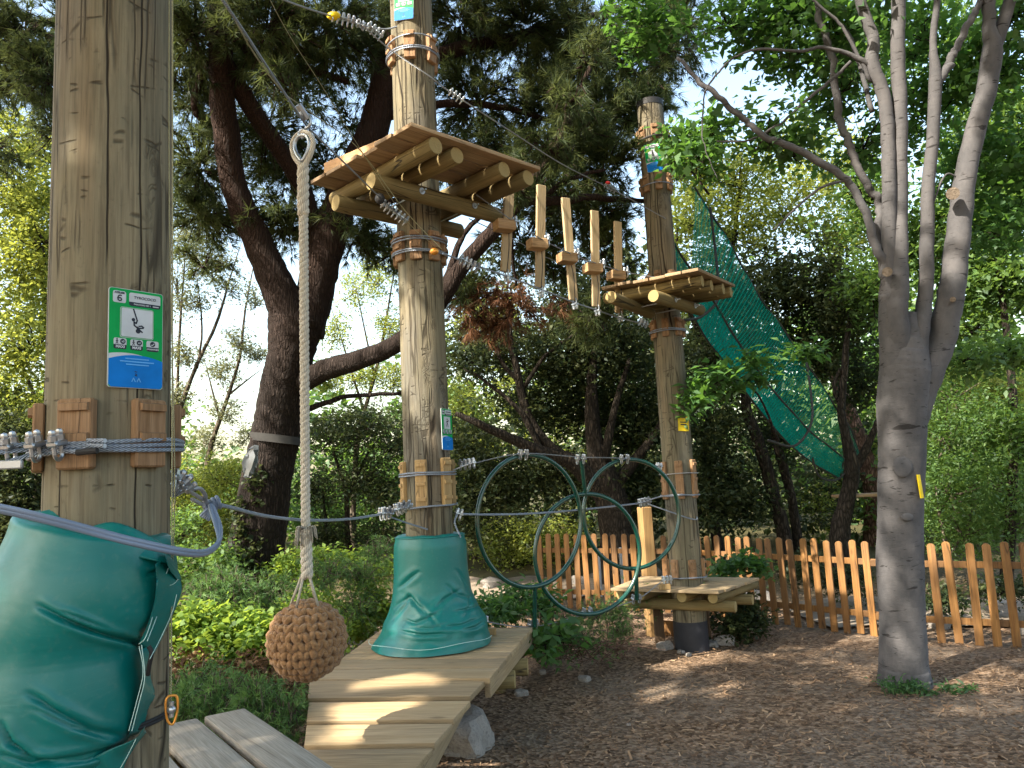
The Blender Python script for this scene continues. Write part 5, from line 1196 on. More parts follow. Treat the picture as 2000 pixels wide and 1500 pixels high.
# webbing strap and plastic bag
t = thing('strap', 'grey band strapped round the leaning pine trunk', 'strap', P(545, 860, 7.6)); c = P(543, 858, 7.9)
b = MB(); ex = Vector((1, 0, -.16)).normalized(); q = [c + ex * (.268 * math.cos(a)) + Vector((0, 1, 0)) * (.268 * math.sin(a)) for a in np.linspace(0, 6.283, 40, endpoint=False)]
vs = [p + Vector((-.01 * s, 0, .042 * s)) for p in q for s in (-1, 1)] + [p + (p - c) * .03 + Vector((-.01 * s, 0, .042 * s)) for p in q for s in (-1, 1)]; n_ = 40; fs = []
for i in range(n_):
    j = (i + 1) % n_; a0, a1, c0, c1 = 2 * i, 2 * i + 1, 2 * j, 2 * j + 1; o = 2 * n_
    fs += [(a0, a1, c1, c0), (o + a0, o + c0, o + c1, o + a1), (a1, o + a1, o + c1, c1), (a0, c0, o + c0, o + a0)]
b.add(vs, fs).build('band', M['strap'], t)
bag = P(490, 902, 7.45); b = MB(); b.ball(bag, .13, 10, 8, (.55, .18, 1.2))
for v in b.v: v += Vector((.25 * (v.z - bag.z) + random.uniform(-.02, .02), random.uniform(-.02, .02), random.uniform(-.015, .015)))
tag(b.build('plastic_bag', M['bag'], sm=30), 'pale plastic bag hanging under the strap on the pine trunk', 'bag')

M['knot'] = stone_mat('cut_wood', (.13, .10, .08), (.22, .18, .14))
# --- grey tree on the right
g = G(1770, 1330); t = tree('smooth grey barked tree with many rising stems in front of the fence', g, name='grey_tree')
D = 5.75
limbs(t, [[(1770, 1372, D, 112), (1767, 1330, D, 98), (1764, 1290, D, 88), (1762, 1200, D, 82), (1758, 1110, D, 86), (1758, 1020, D, 82), (1760, 940, D, 84), (1762, 860, D, 86), (1762, 790, D, 92), (1768, 720, D, 92), (1774, 680, D, 72), (1778, 640, D, 48), (1781, 610, D, 20)]], 'beech', n=30, wob=.012, k=12)
limbs(t, [
    [(1752, 740, D, 62), (1746, 660, D, 54), (1742, 580, D, 50), (1738, 544, D, 34), (1736, 430, D, 27), (1734, 300, D, 26), (1726, 190, D, 25), (1704, 124, D, 26), (1705, 75, D, 22), (1681, 0, D, 20), (1668, -80, D, 16)],
    [(1758, 720, D, 52), (1752, 620, D - .05, 44), (1756, 544, D - .05, 34), (1757, 400, D, 28), (1758, 225, D, 27), (1752, 100, D, 26), (1756, 0, D, 26), (1758, -80, D, 24)],
    [(1782, 740, D, 50), (1796, 660, D - .05, 34), (1806, 580, D, 28), (1810, 470, D, 26), (1812, 375, D, 24), (1822, 270, D, 23), (1827, 157, D, 24), (1822, 90, D, 13), (1829, 0, D, 12), (1832, -60, D, 9)],
    [(1827, 170, D, 17), (1848, 130, D, 16), (1866, 100, D, 14), (1890, 50, D, 14), (1912, 10, D, 12), (1930, -60, D, 10)],
    [(1768, 860, D, 60), (1782, 800, D, 66), (1806, 740, D, 60), (1836, 670, D, 52), (1852, 600, D, 50), (1864, 520, D, 46), (1878, 400, D, 42), (1890, 320, D, 38), (1918, 210, D, 36), (1938, 110, D, 38), (1932, 50, D, 24), (1926, -40, D, 22)],
    [(1938, 110, D, 26), (1958, 50, D, 24), (1978, -20, D, 22), (1995, -90, D, 20)],
    [(1736, 560, D, 18), (1722, 506, D, 18), (1694, 435, D, 16), (1659, 360, D, 15), (1600, 315, D, 15), (1512, 277, D, 13), (1455, 235, D, 12), (1400, 190, D, 11), (1362, 157, D + .1, 9), (1325, 112, D + .2, 7)],
    [(1732, 560, D + .1, 22), (1718, 480, D + .1, 18), (1715, 405, D + .2, 16), (1689, 356, D + .2, 15), (1659, 292, D + .2, 15), (1640, 225, D + .3, 15), (1621, 112, D + .3, 14), (1602, 45, D + .3, 14), (1590, -40, D + .3, 12)],
    [(1704, 128, D, 14), (1660, 108, D, 9), (1606, 94, D, 7), (1560, 99, D, 6), (1482, 96, D, 5), (1430, 116, D, 4), (1392, 156, D, 4), (1376, 190, D, 3), (1372, 240, D, 3), (1378, 290, D, 2), (1402, 350, D, 1)],
    [(1662, 120, D + .1, 7), (1620, 160, D + .1, 6), (1576, 195, D + .1, 6), (1545, 225, D + .1, 5), (1512, 250, D + .1, 5), (1460, 275, D + .1, 4), (1400, 275, D + .1, 3)],
    [(1700, 160, D, 8), (1650, 60, D, 6), (1600, 10, D, 5), (1560, -30, D, 4)], [(1650, 350, D, 6), (1600, 370, D, 5), (1540, 420, D, 4), (1510, 450, D, 3)],
    [(1800, 480, D, 4), (1840, 350, D, 4), (1870, 345, D, 3)],
    [(1640, 40, D + .3, 8), (1680, 120, D + .2, 9), (1706, 220, D + .1, 10)]], 'beech', 'stem', n=14, wob=.02, k=8)
for px, py, r in ((1861, 378, .045), (1733, 531, .035), (1861, 585, .02)):
    c = P(px, py, D - .13); n_ = (EYE - c).normalized(); b = MB(); b.tube([c - n_ * .05, c + n_ * .012], r, 16); b.build('pruned_knot', M['knot'], t, sm=30)
for px, py, rx, rz in ((1763, 912, .085, .075), (1772, 1010, .05, .03)):
    c = P(px, py, D - .165); b = MB(); b.ball(c, 1, 16, 10, (rx * .9, .016, rz)); b.build('trunk_burr', M['beech'], t, sm=180)
crown(t, [(1420, 40, 6.6, 70, 50, .5, 26), (1500, 60, 6.6, 70, 50, .5, 34), (1540, 110, 6.4, 50, 30, .4, 18), (1620, 60, 6.2, 60, 60, .5, 34), (1560, 10, 6.4, 70, 30, .5, 22), (1680, 40, 6.6, 60, 50, .6, 34), (1640, 170, 6.4, 50, 60, .5, 26), (1680, 280, 6.6, 40, 60, .5, 22),
    (1500, 255, 6.0, 40, 25, .3, 14), (1545, 290, 6.2, 40, 30, .3, 16), (1400, 240, 6.2, 60, 20, .3, 12), (1360, 300, 6.2, 40, 40, .3, 16), (1330, 270, 6.4, 30, 30, .3, 8), (1800, 60, 6.8, 60, 60, .6, 36), (1880, 150, 6.8, 60, 70, .7, 44), (1960, 120, 6.4, 60, 90, .7, 60), (1985, 300, 6.6, 50, 90, .7, 60), (1900, 330, 7.2, 40, 90, .6, 44), (1780, 200, 7.2, 40, 90, .6, 36),
    (1960, 440, 6.8, 50, 60, .6, 40), (1980, 20, 6, 40, 40, .5, 20)], 'broad', .085, .62, 20, .15, tr=.003)
b = MB(); c = P(1797, 950, D - .17); b.box(c, .018, .006, .085, X=(.8, .5, 0), Y=(-.5, .8, 0), Z=(-.05, 0, 1), ch=.002)
tag(b.build('sign', M['yellow']), 'narrow yellow tag seen almost edge on at the right side of the grey trunk', 'tag')

# --- background trees
def bg_tree(label, base_px, d, paths, blobs, leaf, size, bark_='darkbark', name='tree', aspect=.5, per=26, cr=.2, dens=1., n=10, up=.6, droop=.2, twig=True, group=None):
    g = P(base_px[0], base_px[1], d); g.z = hgt(min(g.x, 9), min(g.y, 16)) - .1
    t = thing(name, label, 'tree', g, 0, group)
    if paths: 
        paths = [list(p) for p in paths]; x, y, dd, w = paths[0][0]; gp = proj(g); paths[0] = [(gp[0], gp[1], gp[2], w * 1.3)] + paths[0]
        limbs(t, paths, bark_, n=n)
    crown(t, blobs, leaf, size * 1.12, aspect, per, cr, dens * 1.6, twig_m=bark_, tr=.006, up=up, droop=droop, twigs=twig)
    return t
bg_tree('sunny yellow green tree at the left edge behind the closest pole', (60, 1150), 11, [[(70, 1000, 11, 16), (95, 700, 11, 12), (70, 450, 11, 9), (60, 260, 11, 6)], [(80, 800, 11, 8), (20, 650, 11, 6)]],
    [(40, 260, 11, 60, 50, .8, 30), (50, 380, 10.6, 70, 80, 1, 70), (40, 520, 10.5, 80, 90, 1, 90), (70, 660, 10.5, 80, 90, 1, 90), (30, 780, 10.5, 60, 80, 1, 60), (85, 450, 10.2, 50, 100, .6, 44), (95, 300, 11, 40, 50, .5, 14)], 'brightleaf', .075, per=30)
bg_tree('dark tree low behind the left edge of the closest pole', (20, 1200), 9.5, [[(15, 1050, 9.5, 18), (10, 900, 9.5, 14)]],
    [(10, 860, 9.3, 60, 70, .7, 50), (40, 950, 9.3, 60, 60, .7, 50), (10, 1040, 9.1, 60, 60, .7, 44), (60, 1020, 9.3, 40, 60, .6, 36), (-60, 900, 9.5, 80, 180, 1, 70)], 'evergreen', .07)
pt = tree('second pine whose dark hanging foliage fills the top left corner', Vector((-7.6, 9.5, .3)), name='pine_tree')
limbs(pt, [[(-170, 1150, 9.7, 60), (-150, 600, 9.7, 50), (-120, 200, 9.7, 40), (-60, -100, 9.7, 30)], [(-130, 260, 9.7, 24), (-20, 130, 9.4, 20), (60, 60, 9.2, 14), (130, 30, 9, 8)], [(-120, 200, 9.7, 20), (0, 30, 9.4, 16), (90, 70, 9.2, 12), (120, 140, 9.2, 8)]], 'pinebark', n=12)
pine_crown(pt, [(-40, 90, 9.2, 90, 120, 1, 90), (50, 60, 9, 70, 80, .8, 60), (90, 150, 8.8, 60, 80, .7, 60), (40, 170, 9, 60, 50, .7, 44), (110, 260, 8.8, 40, 60, .5, 26), (-20, 290, 9.2, 50, 60, .6, 26), (140, 60, 9, 60, 90, .7, 36)], K=16)
def thin(label, d, paths, blobs, leaf='sparse', size=.065, dens=1.):
    x, y, dd, w = paths[0][0]; g = P(x, y, d); g.z = .1; t = thing('thin_tree', label, 'tree', g, 0, None)
    gp = proj(g); paths[0] = [(gp[0], gp[1], gp[2], w * 1.2)] + paths[0]; limbs(t, paths, 'palebark', n=7, k=4)
    crown(t, blobs, leaf, size, .42, 24, .15, dens * 2.5, twig_m='palebark', tr=.004)
thin('thin tree with sparse leaves against the white sky right beside the closest pole', 13, [[(345, 1000, 13, 12), (340, 850, 13, 10), (372, 740, 13, 8), (425, 620, 13, 6), (470, 470, 13, 1)], [(345, 820, 13, 7), (352, 640, 13, 5), (366, 420, 13, 1)], [(385, 720, 13, 5), (395, 640, 13, 4), (384, 530, 13, 1)]],
    [(370, 470, 13, 30, 40, .5, 24), (400, 520, 13, 30, 30, .5, 14), (450, 560, 13, 28, 24, .4, 8), (385, 590, 13, 26, 30, .4, 8), (365, 690, 13, 28, 26, .5, 14), (345, 770, 13, 22, 40, .5, 14), (348, 560, 13, 16, 70, .5, 16), (430, 510, 13, 30, 26, .4, 8)])
thin('thin leaning tree with sparse leaves just left of the leaning pine', 14, [[(400, 1000, 14, 14), (408, 890, 14, 11), (440, 790, 14, 8), (468, 700, 14, 6), (480, 600, 14, 4), (505, 470, 14, 1)], [(430, 820, 14, 6), (398, 700, 14, 1)], [(448, 770, 14, 5), (512, 720, 14, 1)]],
    [(470, 670, 14, 26, 40, .5, 16), (430, 720, 14, 30, 30, .5, 18), (500, 690, 14, 20, 26, .4, 8), (440, 800, 14, 30, 26, .5, 12), (500, 590, 14, 20, 30, .4, 7), (400, 860, 14, 34, 34, .5, 18), (480, 850, 14, 26, 30, .4, 8)])
thin('slender tree with yellow green leaves seen between the rope and the middle pole', 14, [[(690, 1000, 14, 12), (700, 850, 14, 9), (740, 700, 14, 7), (775, 500, 14, 1)], [(710, 800, 14, 6), (645, 590, 14, 1)], [(730, 730, 14, 5), (690, 540, 14, 1)]],
    [(740, 540, 14, 40, 60, .6, 26), (690, 560, 14, 30, 50, .5, 12), (760, 640, 14, 30, 40, .5, 20), (660, 650, 14, 34, 40, .5, 18), (700, 730, 14, 60, 40, .6, 30), (640, 740, 14, 30, 40, .5, 16), (770, 740, 14, 30, 40, .5, 20)], 'brightleaf')
bg_tree('dark bushy tree with thin trunks between the leaning pine and the middle pole', (700, 1150), 13, [[(680, 1060, 13, 11), (675, 960, 13, 9), (650, 880, 13, 6)], [(678, 980, 13, 6), (720, 880, 13, 5)], [(640, 1060, 13, 7), (630, 960, 13, 5)]],
    [(640, 850, 13, 50, 50, .8, 50), (710, 830, 13, 60, 50, .8, 60), (770, 860, 13, 40, 60, .8, 50), (620, 950, 13, 40, 50, .7, 40), (700, 930, 12.6, 50, 50, .7, 50), (760, 970, 12.6, 40, 50, .7, 40), (640, 1040, 13, 50, 40, .7, 40), (740, 1050, 13, 50, 40, .7, 34)], 'evergreen', .065, 'darkbark')
bg_tree('bright bushes in the sun low between the closest pole and the leaning pine', (400, 1150), 12.5, [[(390, 1060, 12.5, 9), (400, 960, 12.5, 6)]],
    [(370, 950, 12.5, 50, 50, .8, 60), (440, 930, 12.5, 50, 40, .8, 50), (390, 1030, 12.5, 70, 40, .8, 60), (460, 1010, 12.5, 40, 50, .8, 44)], 'brightleaf', .065, 'palebark')
# dark spreading tree in the middle
bg_tree('dark spreading tree with low crooked limbs behind the green rings', (1205, 1150), 11.5,
    [[(1208, 1060, 11.5, 74), (1195, 980, 11.5, 66), (1178, 920, 11.5, 56), (1160, 860, 11.5, 36), (1156, 750, 11.5, 22), (1162, 690, 11.5, 14), (1170, 600, 11.5, 9)], [(1190, 980, 11.5, 40), (1120, 905, 11.3, 34), (1060, 885, 11.2, 26), (1000, 858, 11.1, 20), (940, 830, 11, 16), (888, 808, 11, 9)],
     [(1140, 920, 11.4, 30), (1070, 870, 11.3, 24), (1030, 810, 11.3, 20), (1016, 750, 11.3, 17), (998, 664, 11.3, 12), (1000, 600, 11.3, 8)], [(1016, 750, 11.3, 10), (975, 700, 11.3, 8), (965, 620, 11.3, 5)], [(1190, 960, 11.5, 30), (1240, 900, 11.5, 22), (1290, 830, 11.5, 12), (1320, 740, 11.5, 8)],
     [(1180, 900, 11.4, 22), (1200, 800, 11.4, 14), (1230, 700, 11.4, 9)], [(1060, 885, 11.2, 14), (1010, 800, 11.2, 10), (940, 740, 11.2, 6), (905, 720, 11.2, 4)], [(1020, 760, 11.3, 9), (1070, 690, 11.3, 7), (1130, 650, 11.3, 5)]],
    [(930, 700, 11.8, 60, 60, .7, 40), (920, 880, 12, 60, 80, .9, 60), (1010, 680, 12, 70, 60, .8, 60), (1110, 690, 12, 80, 70, .9, 90), (1210, 680, 12, 80, 90, 1, 100), (1060, 790, 12.2, 90, 70, .9, 80), (1170, 800, 12.4, 90, 70, .9, 90), (1250, 820, 12.2, 60, 90, .9, 80), (970, 960, 12, 60, 60, .8, 60), (1060, 920, 12.4, 80, 60, .8, 70), (1260, 950, 12, 60, 70, .8, 60), (1170, 960, 12.6, 60, 60, .8, 40), (900, 1000, 11.6, 40, 70, .6, 40), (1120, 580, 12.2, 90, 60, .9, 60)], 'evergreen', .08, 'darkbark', per=26)
bg_tree('sunny yellow green tree behind the dark spreading tree, right of the middle pole', (930, 1180), 15, [[(930, 1000, 15, 9), (925, 850, 15, 7), (915, 750, 15, 5)]],
    [(910, 790, 15, 40, 60, .8, 40), (930, 880, 15, 50, 50, .8, 44), (1000, 760, 15.5, 60, 60, .9, 34), (960, 640, 15.5, 70, 60, .9, 34), (1080, 850, 15.5, 90, 80, .9, 40)], 'brightleaf', .075, 'palebark')
bg_tree('sunlit bush low behind the dark spreading tree seen through the left green ring', (1010, 1200), 14, [[(985, 1090, 14, 9), (990, 1040, 14, 6)]],
    [(990, 1070, 14, 60, 50, .8, 60), (1060, 1060, 14, 60, 50, .8, 50), (1120, 1040, 14, 40, 40, .7, 26), (955, 1040, 14, 30, 40, .6, 26)], 'brightleaf', .07, 'palebark', name='bush')
# right side masses
bg_tree('olive toned tree lit by the sun behind the right pole and the net', (1420, 1150), 12.5, [[(1400, 1050, 12.5, 22), (1380, 900, 12.5, 18), (1400, 700, 12.5, 13), (1430, 500, 12.5, 9), (1450, 330, 12.5, 5)], [(1395, 720, 12.5, 10), (1330, 560, 12.5, 7), (1320, 420, 12.5, 4)]],
    [(1360, 330, 12.5, 60, 60, .8, 50), (1440, 350, 12.5, 70, 60, .9, 60), (1340, 430, 12.5, 60, 60, .8, 44), (1430, 450, 12.5, 80, 60, .9, 66), (1530, 400, 12.8, 70, 70, .9, 60), (1620, 330, 12.8, 60, 70, .9, 60), (1560, 270, 13, 50, 30, .6, 18), (1650, 450, 12.8, 60, 70, .9, 60), (1340, 560, 12.6, 50, 60, .8, 40), (1310, 300, 12.8, 40, 50, .6, 22)], 'brightleaf', .075, 'darkbark')
bg_tree('dark evergreen tree behind the net with two leaning trunks', (1530, 1120), 11.8, [[(1532, 1050, 11.8, 28), (1505, 950, 11.8, 26), (1480, 860, 11.8, 24), (1455, 780, 11.8, 20), (1470, 640, 11.8, 12)], [(1560, 1080, 11.9, 20), (1548, 980, 11.9, 18), (1530, 910, 11.9, 18), (1512, 830, 11.9, 14), (1530, 700, 11.9, 9)]],
    [(1400, 560, 12, 70, 60, .8, 60), (1480, 560, 12, 80, 70, .9, 90), (1580, 560, 12, 80, 80, .9, 100), (1660, 600, 12, 60, 80, .9, 80), (1400, 700, 12, 60, 70, .8, 70), (1500, 680, 12.2, 80, 60, .9, 70), (1600, 690, 12.2, 70, 60, .9, 60), (1390, 860, 12, 60, 80, .8, 70), (1450, 960, 12, 60, 60, .8, 60), (1380, 980, 11.8, 50, 60, .7, 50), (1520, 840, 12.4, 60, 80, .8, 50), (1680, 740, 12.4, 40, 80, .8, 50)], 'evergreen', .08, 'darkbark')
bg_tree('dark forked tree standing just left of the grey tree under the end of the net', (1642, 1090), 10.8, [[(1640, 1050, 10.8, 40), (1652, 980, 10.8, 30), (1664, 920, 10.8, 30), (1652, 850, 10.8, 18), (1644, 790, 10.8, 15), (1652, 700, 10.8, 13), (1660, 620, 10.8, 8)], [(1666, 920, 10.8, 20), (1690, 880, 10.8, 16), (1712, 830, 10.8, 12), (1735, 780, 10.8, 8)], [(1650, 800, 10.8, 8), (1628, 765, 10.8, 7), (1640, 720, 10.8, 6)]],
    [(1650, 600, 10.9, 50, 40, .5, 24), (1640, 1010, 11.4, 26, 16, .3, 7)], 'evergreen', .07, 'darkbark')
t = tree('reddish barked pine trunk half hidden behind the dark forked tree', (P(1690, 1080, 14)), name='pine_tree'); limbs(t, [[(1716, 1130, 14, 60), (1706, 960, 14, 40), (1680, 870, 14, 34), (1650, 790, 14, 30), (1622, 700, 14, 24), (1600, 560, 14, 16)]], 'redbark')
bg_tree('leafy green tree filling the right edge behind the grey stems', (1960, 1150), 9.5, [[(1975, 1000, 9.5, 20), (1980, 800, 9.5, 16), (1960, 600, 9.5, 12), (1930, 420, 9.5, 9)]],
    [(1890, 420, 9.8, 50, 60, .8, 60), (1960, 420, 9.6, 60, 70, .8, 80), (1920, 540, 9.8, 60, 60, .8, 70), (1985, 560, 9.6, 40, 50, .8, 36), (1900, 250, 10, 50, 80, .8, 56), (1980, 250, 9.6, 50, 80, .8, 60), (1800, 460, 10.4, 40, 90, .8, 60), (1690, 380, 10.4, 40, 80, .8, 40), (1700, 560, 10.4, 40, 60, .7, 40), (1900, 640, 10, 40, 30, .6, 18), (1975, 690, 8.2, 26, 20, .4, 14), (1900, 700, 8.2, 50, 22, .3, 14), (1990, 850, 9.4, 24, 80, .4, 26), (1640, 130, 10.4, 50, 60, .8, 26), (1720, 100, 10.4, 60, 90, .8, 40), (1860, 80, 10.4, 50, 70, .8, 34)], 'midleaf', .085, 'darkbark')
bg_tree('big bright green bush behind the fence to the right of the grey tree', (1900, 1160), 9.8, [[(1890, 1080, 9.8, 9), (1895, 950, 9.8, 6)], [(1850, 1080, 9.8, 8), (1830, 950, 9.8, 5)]],
    [(1850, 850, 10, 50, 60, .8, 60), (1920, 830, 10, 60, 50, .8, 60), (1850, 950, 9.8, 60, 60, .8, 80), (1940, 940, 9.8, 60, 60, .8, 80), (1990, 1010, 9.6, 40, 50, .7, 44), (1880, 1040, 9.8, 70, 40, .7, 60), (1860, 770, 10.4, 40, 40, .7, 26)], 'midleaf', .06, 'palebark', name='bush', aspect=.4)
bg_tree('sunny yellow bush glowing high behind the green bush at the right', (1900, 1160), 13, [[(1900, 1000, 13, 9), (1905, 850, 13, 6)]], [(1880, 740, 13, 50, 40, .8, 40), (1950, 770, 13, 50, 40, .8, 44), (1900, 820, 13, 80, 50, .8, 60), (1850, 1000, 13, 60, 80, .8, 50), (1600, 985, 14, 40, 50, .6, 22), (1740, 900, 14, 40, 90, .8, 40)], 'brightleaf', .075, 'palebark', name='bush')
# leaf sprays close in
def spray(label, pts, blobs, size, m='broad', name='leafy_branch'):
    t = thing(name, label, 'branch', P(*pts[0][:3])); limbs(t, [pts], 'darkbark', 'twig', n=6, k=4); crown(t, blobs, m, size, .42, 14, .11, 1., name='leaves', tr=.0015, up=1.2, droop=.35)
spray('spray of large drooping leaves in front of the net left of the dark trunks', [(1520, 860, 7.9, 5), (1480, 770, 7.6, 4), (1420, 740, 7.4, 3), (1350, 780, 7.2, 2)], [(1350, 790, 7.2, 26, 24, .15, 8), (1400, 725, 7.3, 40, 14, .2, 12), (1380, 760, 7.3, 40, 18, .2, 10), (1460, 740, 7.5, 44, 16, .2, 12), (1560, 690, 7.8, 50, 14, .2, 12), (1490, 700, 7.6, 40, 12, .2, 8)], .12)
spray('spray of bright leaves hanging into the top of the picture above the right pole', [(1290, -90, 6.4, 6), (1280, 0, 6.4, 5), (1260, 80, 6.4, 3)], [(1230, 20, 6.4, 40, 40, .3, 16), (1280, 50, 6.4, 46, 40, .3, 18), (1240, 90, 6.4, 34, 20, .25, 8), (1310, 10, 6.4, 30, 30, .3, 8)], .10, 'broad')
spray('cluster of small green leaves beside the signed top of the right pole', [(1385, 380, 6.9, 5), (1345, 330, 6.9, 4), (1310, 300, 6.9, 2)], [(1355, 305, 6.9, 30, 30, .25, 12), (1385, 270, 6.8, 40, 26, .25, 14), (1440, 225, 6.6, 20, 16, .2, 3)], .075, 'broad')

# far wood closing the view between the trees (reads as one mass)
Vs = []; T = []; Vd = []; Td = []
for i in range(56):
    x = -30 + 60 * (i % 28) / 27 + random.uniform(-1, 1); y = 19 + 8 * (i // 28) + random.uniform(-1.5, 1.5) + abs(x) * .1
    px, py, d = proj((x, y, 2)); open_sky = -420 < px - 430 < 110 or 590 < px < 800
    h = (3.0 if 330 < px < 560 else 4.2 if 560 < px < 820 else 8.0 if px > 900 else 5.5)
    h *= random.uniform(.85, 1.15)
    p, tone, cc = clump_pts((x, y, h * .5), (1.7, 1.2, h * .52), int(52 * h / 4), 22, .45); (Vd if 850 < px < 1560 and y < 23 else Vs).append(leaf_quads(p, .28, .6)); (Td if 850 < px < 1560 and y < 23 else T).append(tone)
for i in range(34):   # low thicket at the foot of the wood
    x = -9 + 20 * i / 33 + random.uniform(-.4, .4); y = random.uniform(14.2, 16.5)
    p, tone, cc = clump_pts((x, y, 1.25), (1.0, .8, 1.1), 26, 22, .34); (Vd if -2 < x < 6 else Vs).append(leaf_quads(p, .17, .55)); (Td if -2 < x < 6 else T).append(tone)
V = np.concatenate(Vs); T = np.concatenate(T); v, f = quads_to_mesh(V); o = np_mesh('far_wood', v, f, np.repeat(np.clip(T + rng.normal(0, .15, len(T)), 0, 1), 4), M['midleaf'], None, 'stuff')
o['label'] = 'distant leafy wood closing the view'
V = np.concatenate(Vd); T = np.concatenate(Td); v, f = quads_to_mesh(V); o = np_mesh('far_wood', v, f, np.repeat(np.clip(T + rng.normal(0, .15, len(T)), 0, 1), 4), M['evergreen'], None, 'stuff'); o['label'] = 'dark distant wood behind the spreading tree'

# ------------------------------------------------ shrubs and ground plants
def shrub(label, blobs, m, size, name='shrub', cat='shrub', aspect=.5, per=24, cr=.1, up=.8, sticks=True, stm='darkbark'):
    b0 = blobs[0]; g = P(b0[0], b0[1], b0[2]); g.z = hgt(g.x, g.y); t = thing(name, label, cat, g)
    crown(t, blobs, m, size, aspect, per, cr, 1., name='leaves', twigs=sticks, twig_m=stm, tr=.003, up=up); return t
def juniper(label, blobs, K=10):
    b0 = blobs[0]; g = P(b0[0], b0[1], b0[2]); g.z = hgt(g.x, g.y); t = thing('juniper_shrub', label, 'shrub', g)
    pine_crown(t, blobs, m='juniper', L=.055, w=.006, dens=1., K=K, name='sprays', bark_='palebark', br_=.004, spread=.55, tuft_step=.028, curve=-.1)
juniper('feathery juniper shrub at the foot of the leaning pine, left of the rope ball', [(400, 1160, 5.9, 50, 40, .3, 60), (450, 1140, 6.0, 60, 30, .3, 60), (500, 1185, 6.0, 60, 24, .3, 46), (390, 1200, 5.7, 30, 30, .2, 26), (540, 1150, 6.2, 50, 30, .3, 34)])
juniper('feathery juniper shrub behind the pale rope and left of the middle cover', [(640, 1120, 6.6, 60, 36, .3, 56), (710, 1130, 6.8, 50, 40, .3, 50), (700, 1190, 6.5, 50, 36, .3, 46), (740, 1080, 7.0, 40, 40, .3, 36)])
juniper('low dark green juniper carpet between the grey boards and the ramp', [(360, 1380, 4.3, 60, 50, .35, 80), (430, 1370, 4.3, 60, 40, .35, 80), (500, 1370, 4.3, 50, 40, .3, 70), (560, 1400, 4.2, 34, 50, .25, 60), (470, 1430, 4.1, 80, 40, .3, 70), (380, 1340, 4.6, 50, 20, .3, 40)], 12)
juniper('bushy juniper beyond the deck under the middle green ring', [(1080, 1230, 6.6, 70, 34, .35, 56), (1180, 1200, 7.0, 60, 36, .35, 56), (1240, 1170, 7.5, 40, 30, .3, 34), (1130, 1260, 6.5, 70, 26, .3, 46), (1215, 1235, 6.9, 36, 24, .25, 30)])
shrub('sunlit patch of bright leafy plants left of the rope ball', [(400, 1230, 5.4, 50, 36, .3, 70), (470, 1235, 5.4, 50, 34, .3, 70), (350, 1220, 5.4, 40, 40, .3, 46), (520, 1250, 5.3, 30, 40, .25, 40), (440, 1270, 5.2, 60, 22, .25, 36)], 'shrub', .06, 'leafy_plants', 'plants', .7)
shrub('tangle of dry brown stems and dead leaves under the bright plants', [(390, 1300, 5.0, 60, 24, .3, 44), (480, 1310, 4.9, 60, 24, .3, 44), (560, 1340, 4.8, 40, 30, .3, 34)], 'litter', .05, 'dead_plants', 'dead plants', .5, 18)
shrub('green leafy undergrowth between the leaning pine and the middle cover', [(600, 1190, 7.0, 60, 34, .35, 60), (680, 1220, 6.6, 60, 36, .35, 60), (740, 1180, 6.8, 30, 40, .3, 40), (620, 1110, 7.6, 60, 40, .4, 50), (560, 1120, 7.6, 40, 40, .3, 34), (720, 1110, 7.6, 50, 36, .4, 44)], 'shrub', .06, 'undergrowth', 'undergrowth', .55)
shrub('green undergrowth hiding the foot of the leaning pine', [(360, 1110, 7.4, 50, 40, .4, 60), (430, 1100, 7.3, 40, 30, .3, 34), (350, 1040, 8.5, 40, 50, .5, 50), (520, 1210, 7.0, 50, 24, .3, 30)], 'midleaf', .06, 'undergrowth', 'undergrowth', .55)
shrub('plant with long toothed leaflets just right of the middle cover', [(960, 1180, 6.4, 34, 24, .25, 26), (1010, 1170, 6.6, 40, 20, .25, 26), (1060, 1180, 6.7, 34, 24, .25, 22), (985, 1200, 6.3, 30, 18, .2, 14)], 'broad', .10, 'leafy_plants', 'plants', .3, 14)
shrub('plant with large pointed leaves below the left green ring stem', [(1065, 1255, 6.1, 30, 20, .2, 14), (1095, 1235, 6.2, 24, 20, .2, 10)], 'broad', .11, 'leafy_plants', 'plants', .5, 8)
shrub('low dark plants under the right deck beside the fence', [(1425, 1215, 7.6, 40, 24, .3, 40), (1470, 1205, 7.6, 30, 24, .3, 26), (1440, 1165, 7.9, 30, 30, .3, 24)], 'evergreen', .055, 'leafy_plants', 'plants', .6)
shrub('bright creeping leaves in front of the left end of the fence', [(1425, 1110, 7.9, 26, 14, .2, 14), (1465, 1105, 7.9, 24, 24, .2, 16), (1410, 1140, 7.9, 20, 14, .2, 10)], 'broad', .07, 'creeper', 'plants', .8)
shrub('small feathery weeds at the foot of the grey tree', [(1770, 1345, 5.5, 30, 10, .12, 20), (1810, 1358, 5.45, 24, 8, .1, 12), (1865, 1350, 5.5, 30, 7, .1, 14), (1740, 1338, 5.5, 16, 6, .1, 6)], 'grass', .05, 'weeds', 'plants', .3, 16, .05, .3, False)
shrub('dark low plants behind the pickets right of the grey tree', [(1850, 1170, 7.8, 60, 30, .3, 40), (1960, 1150, 7.8, 60, 24, .3, 36), (1650, 1130, 9, 60, 40, .3, 40), (1560, 1110, 9, 60, 30, .3, 40)], 'evergreen', .06, 'undergrowth', 'undergrowth')
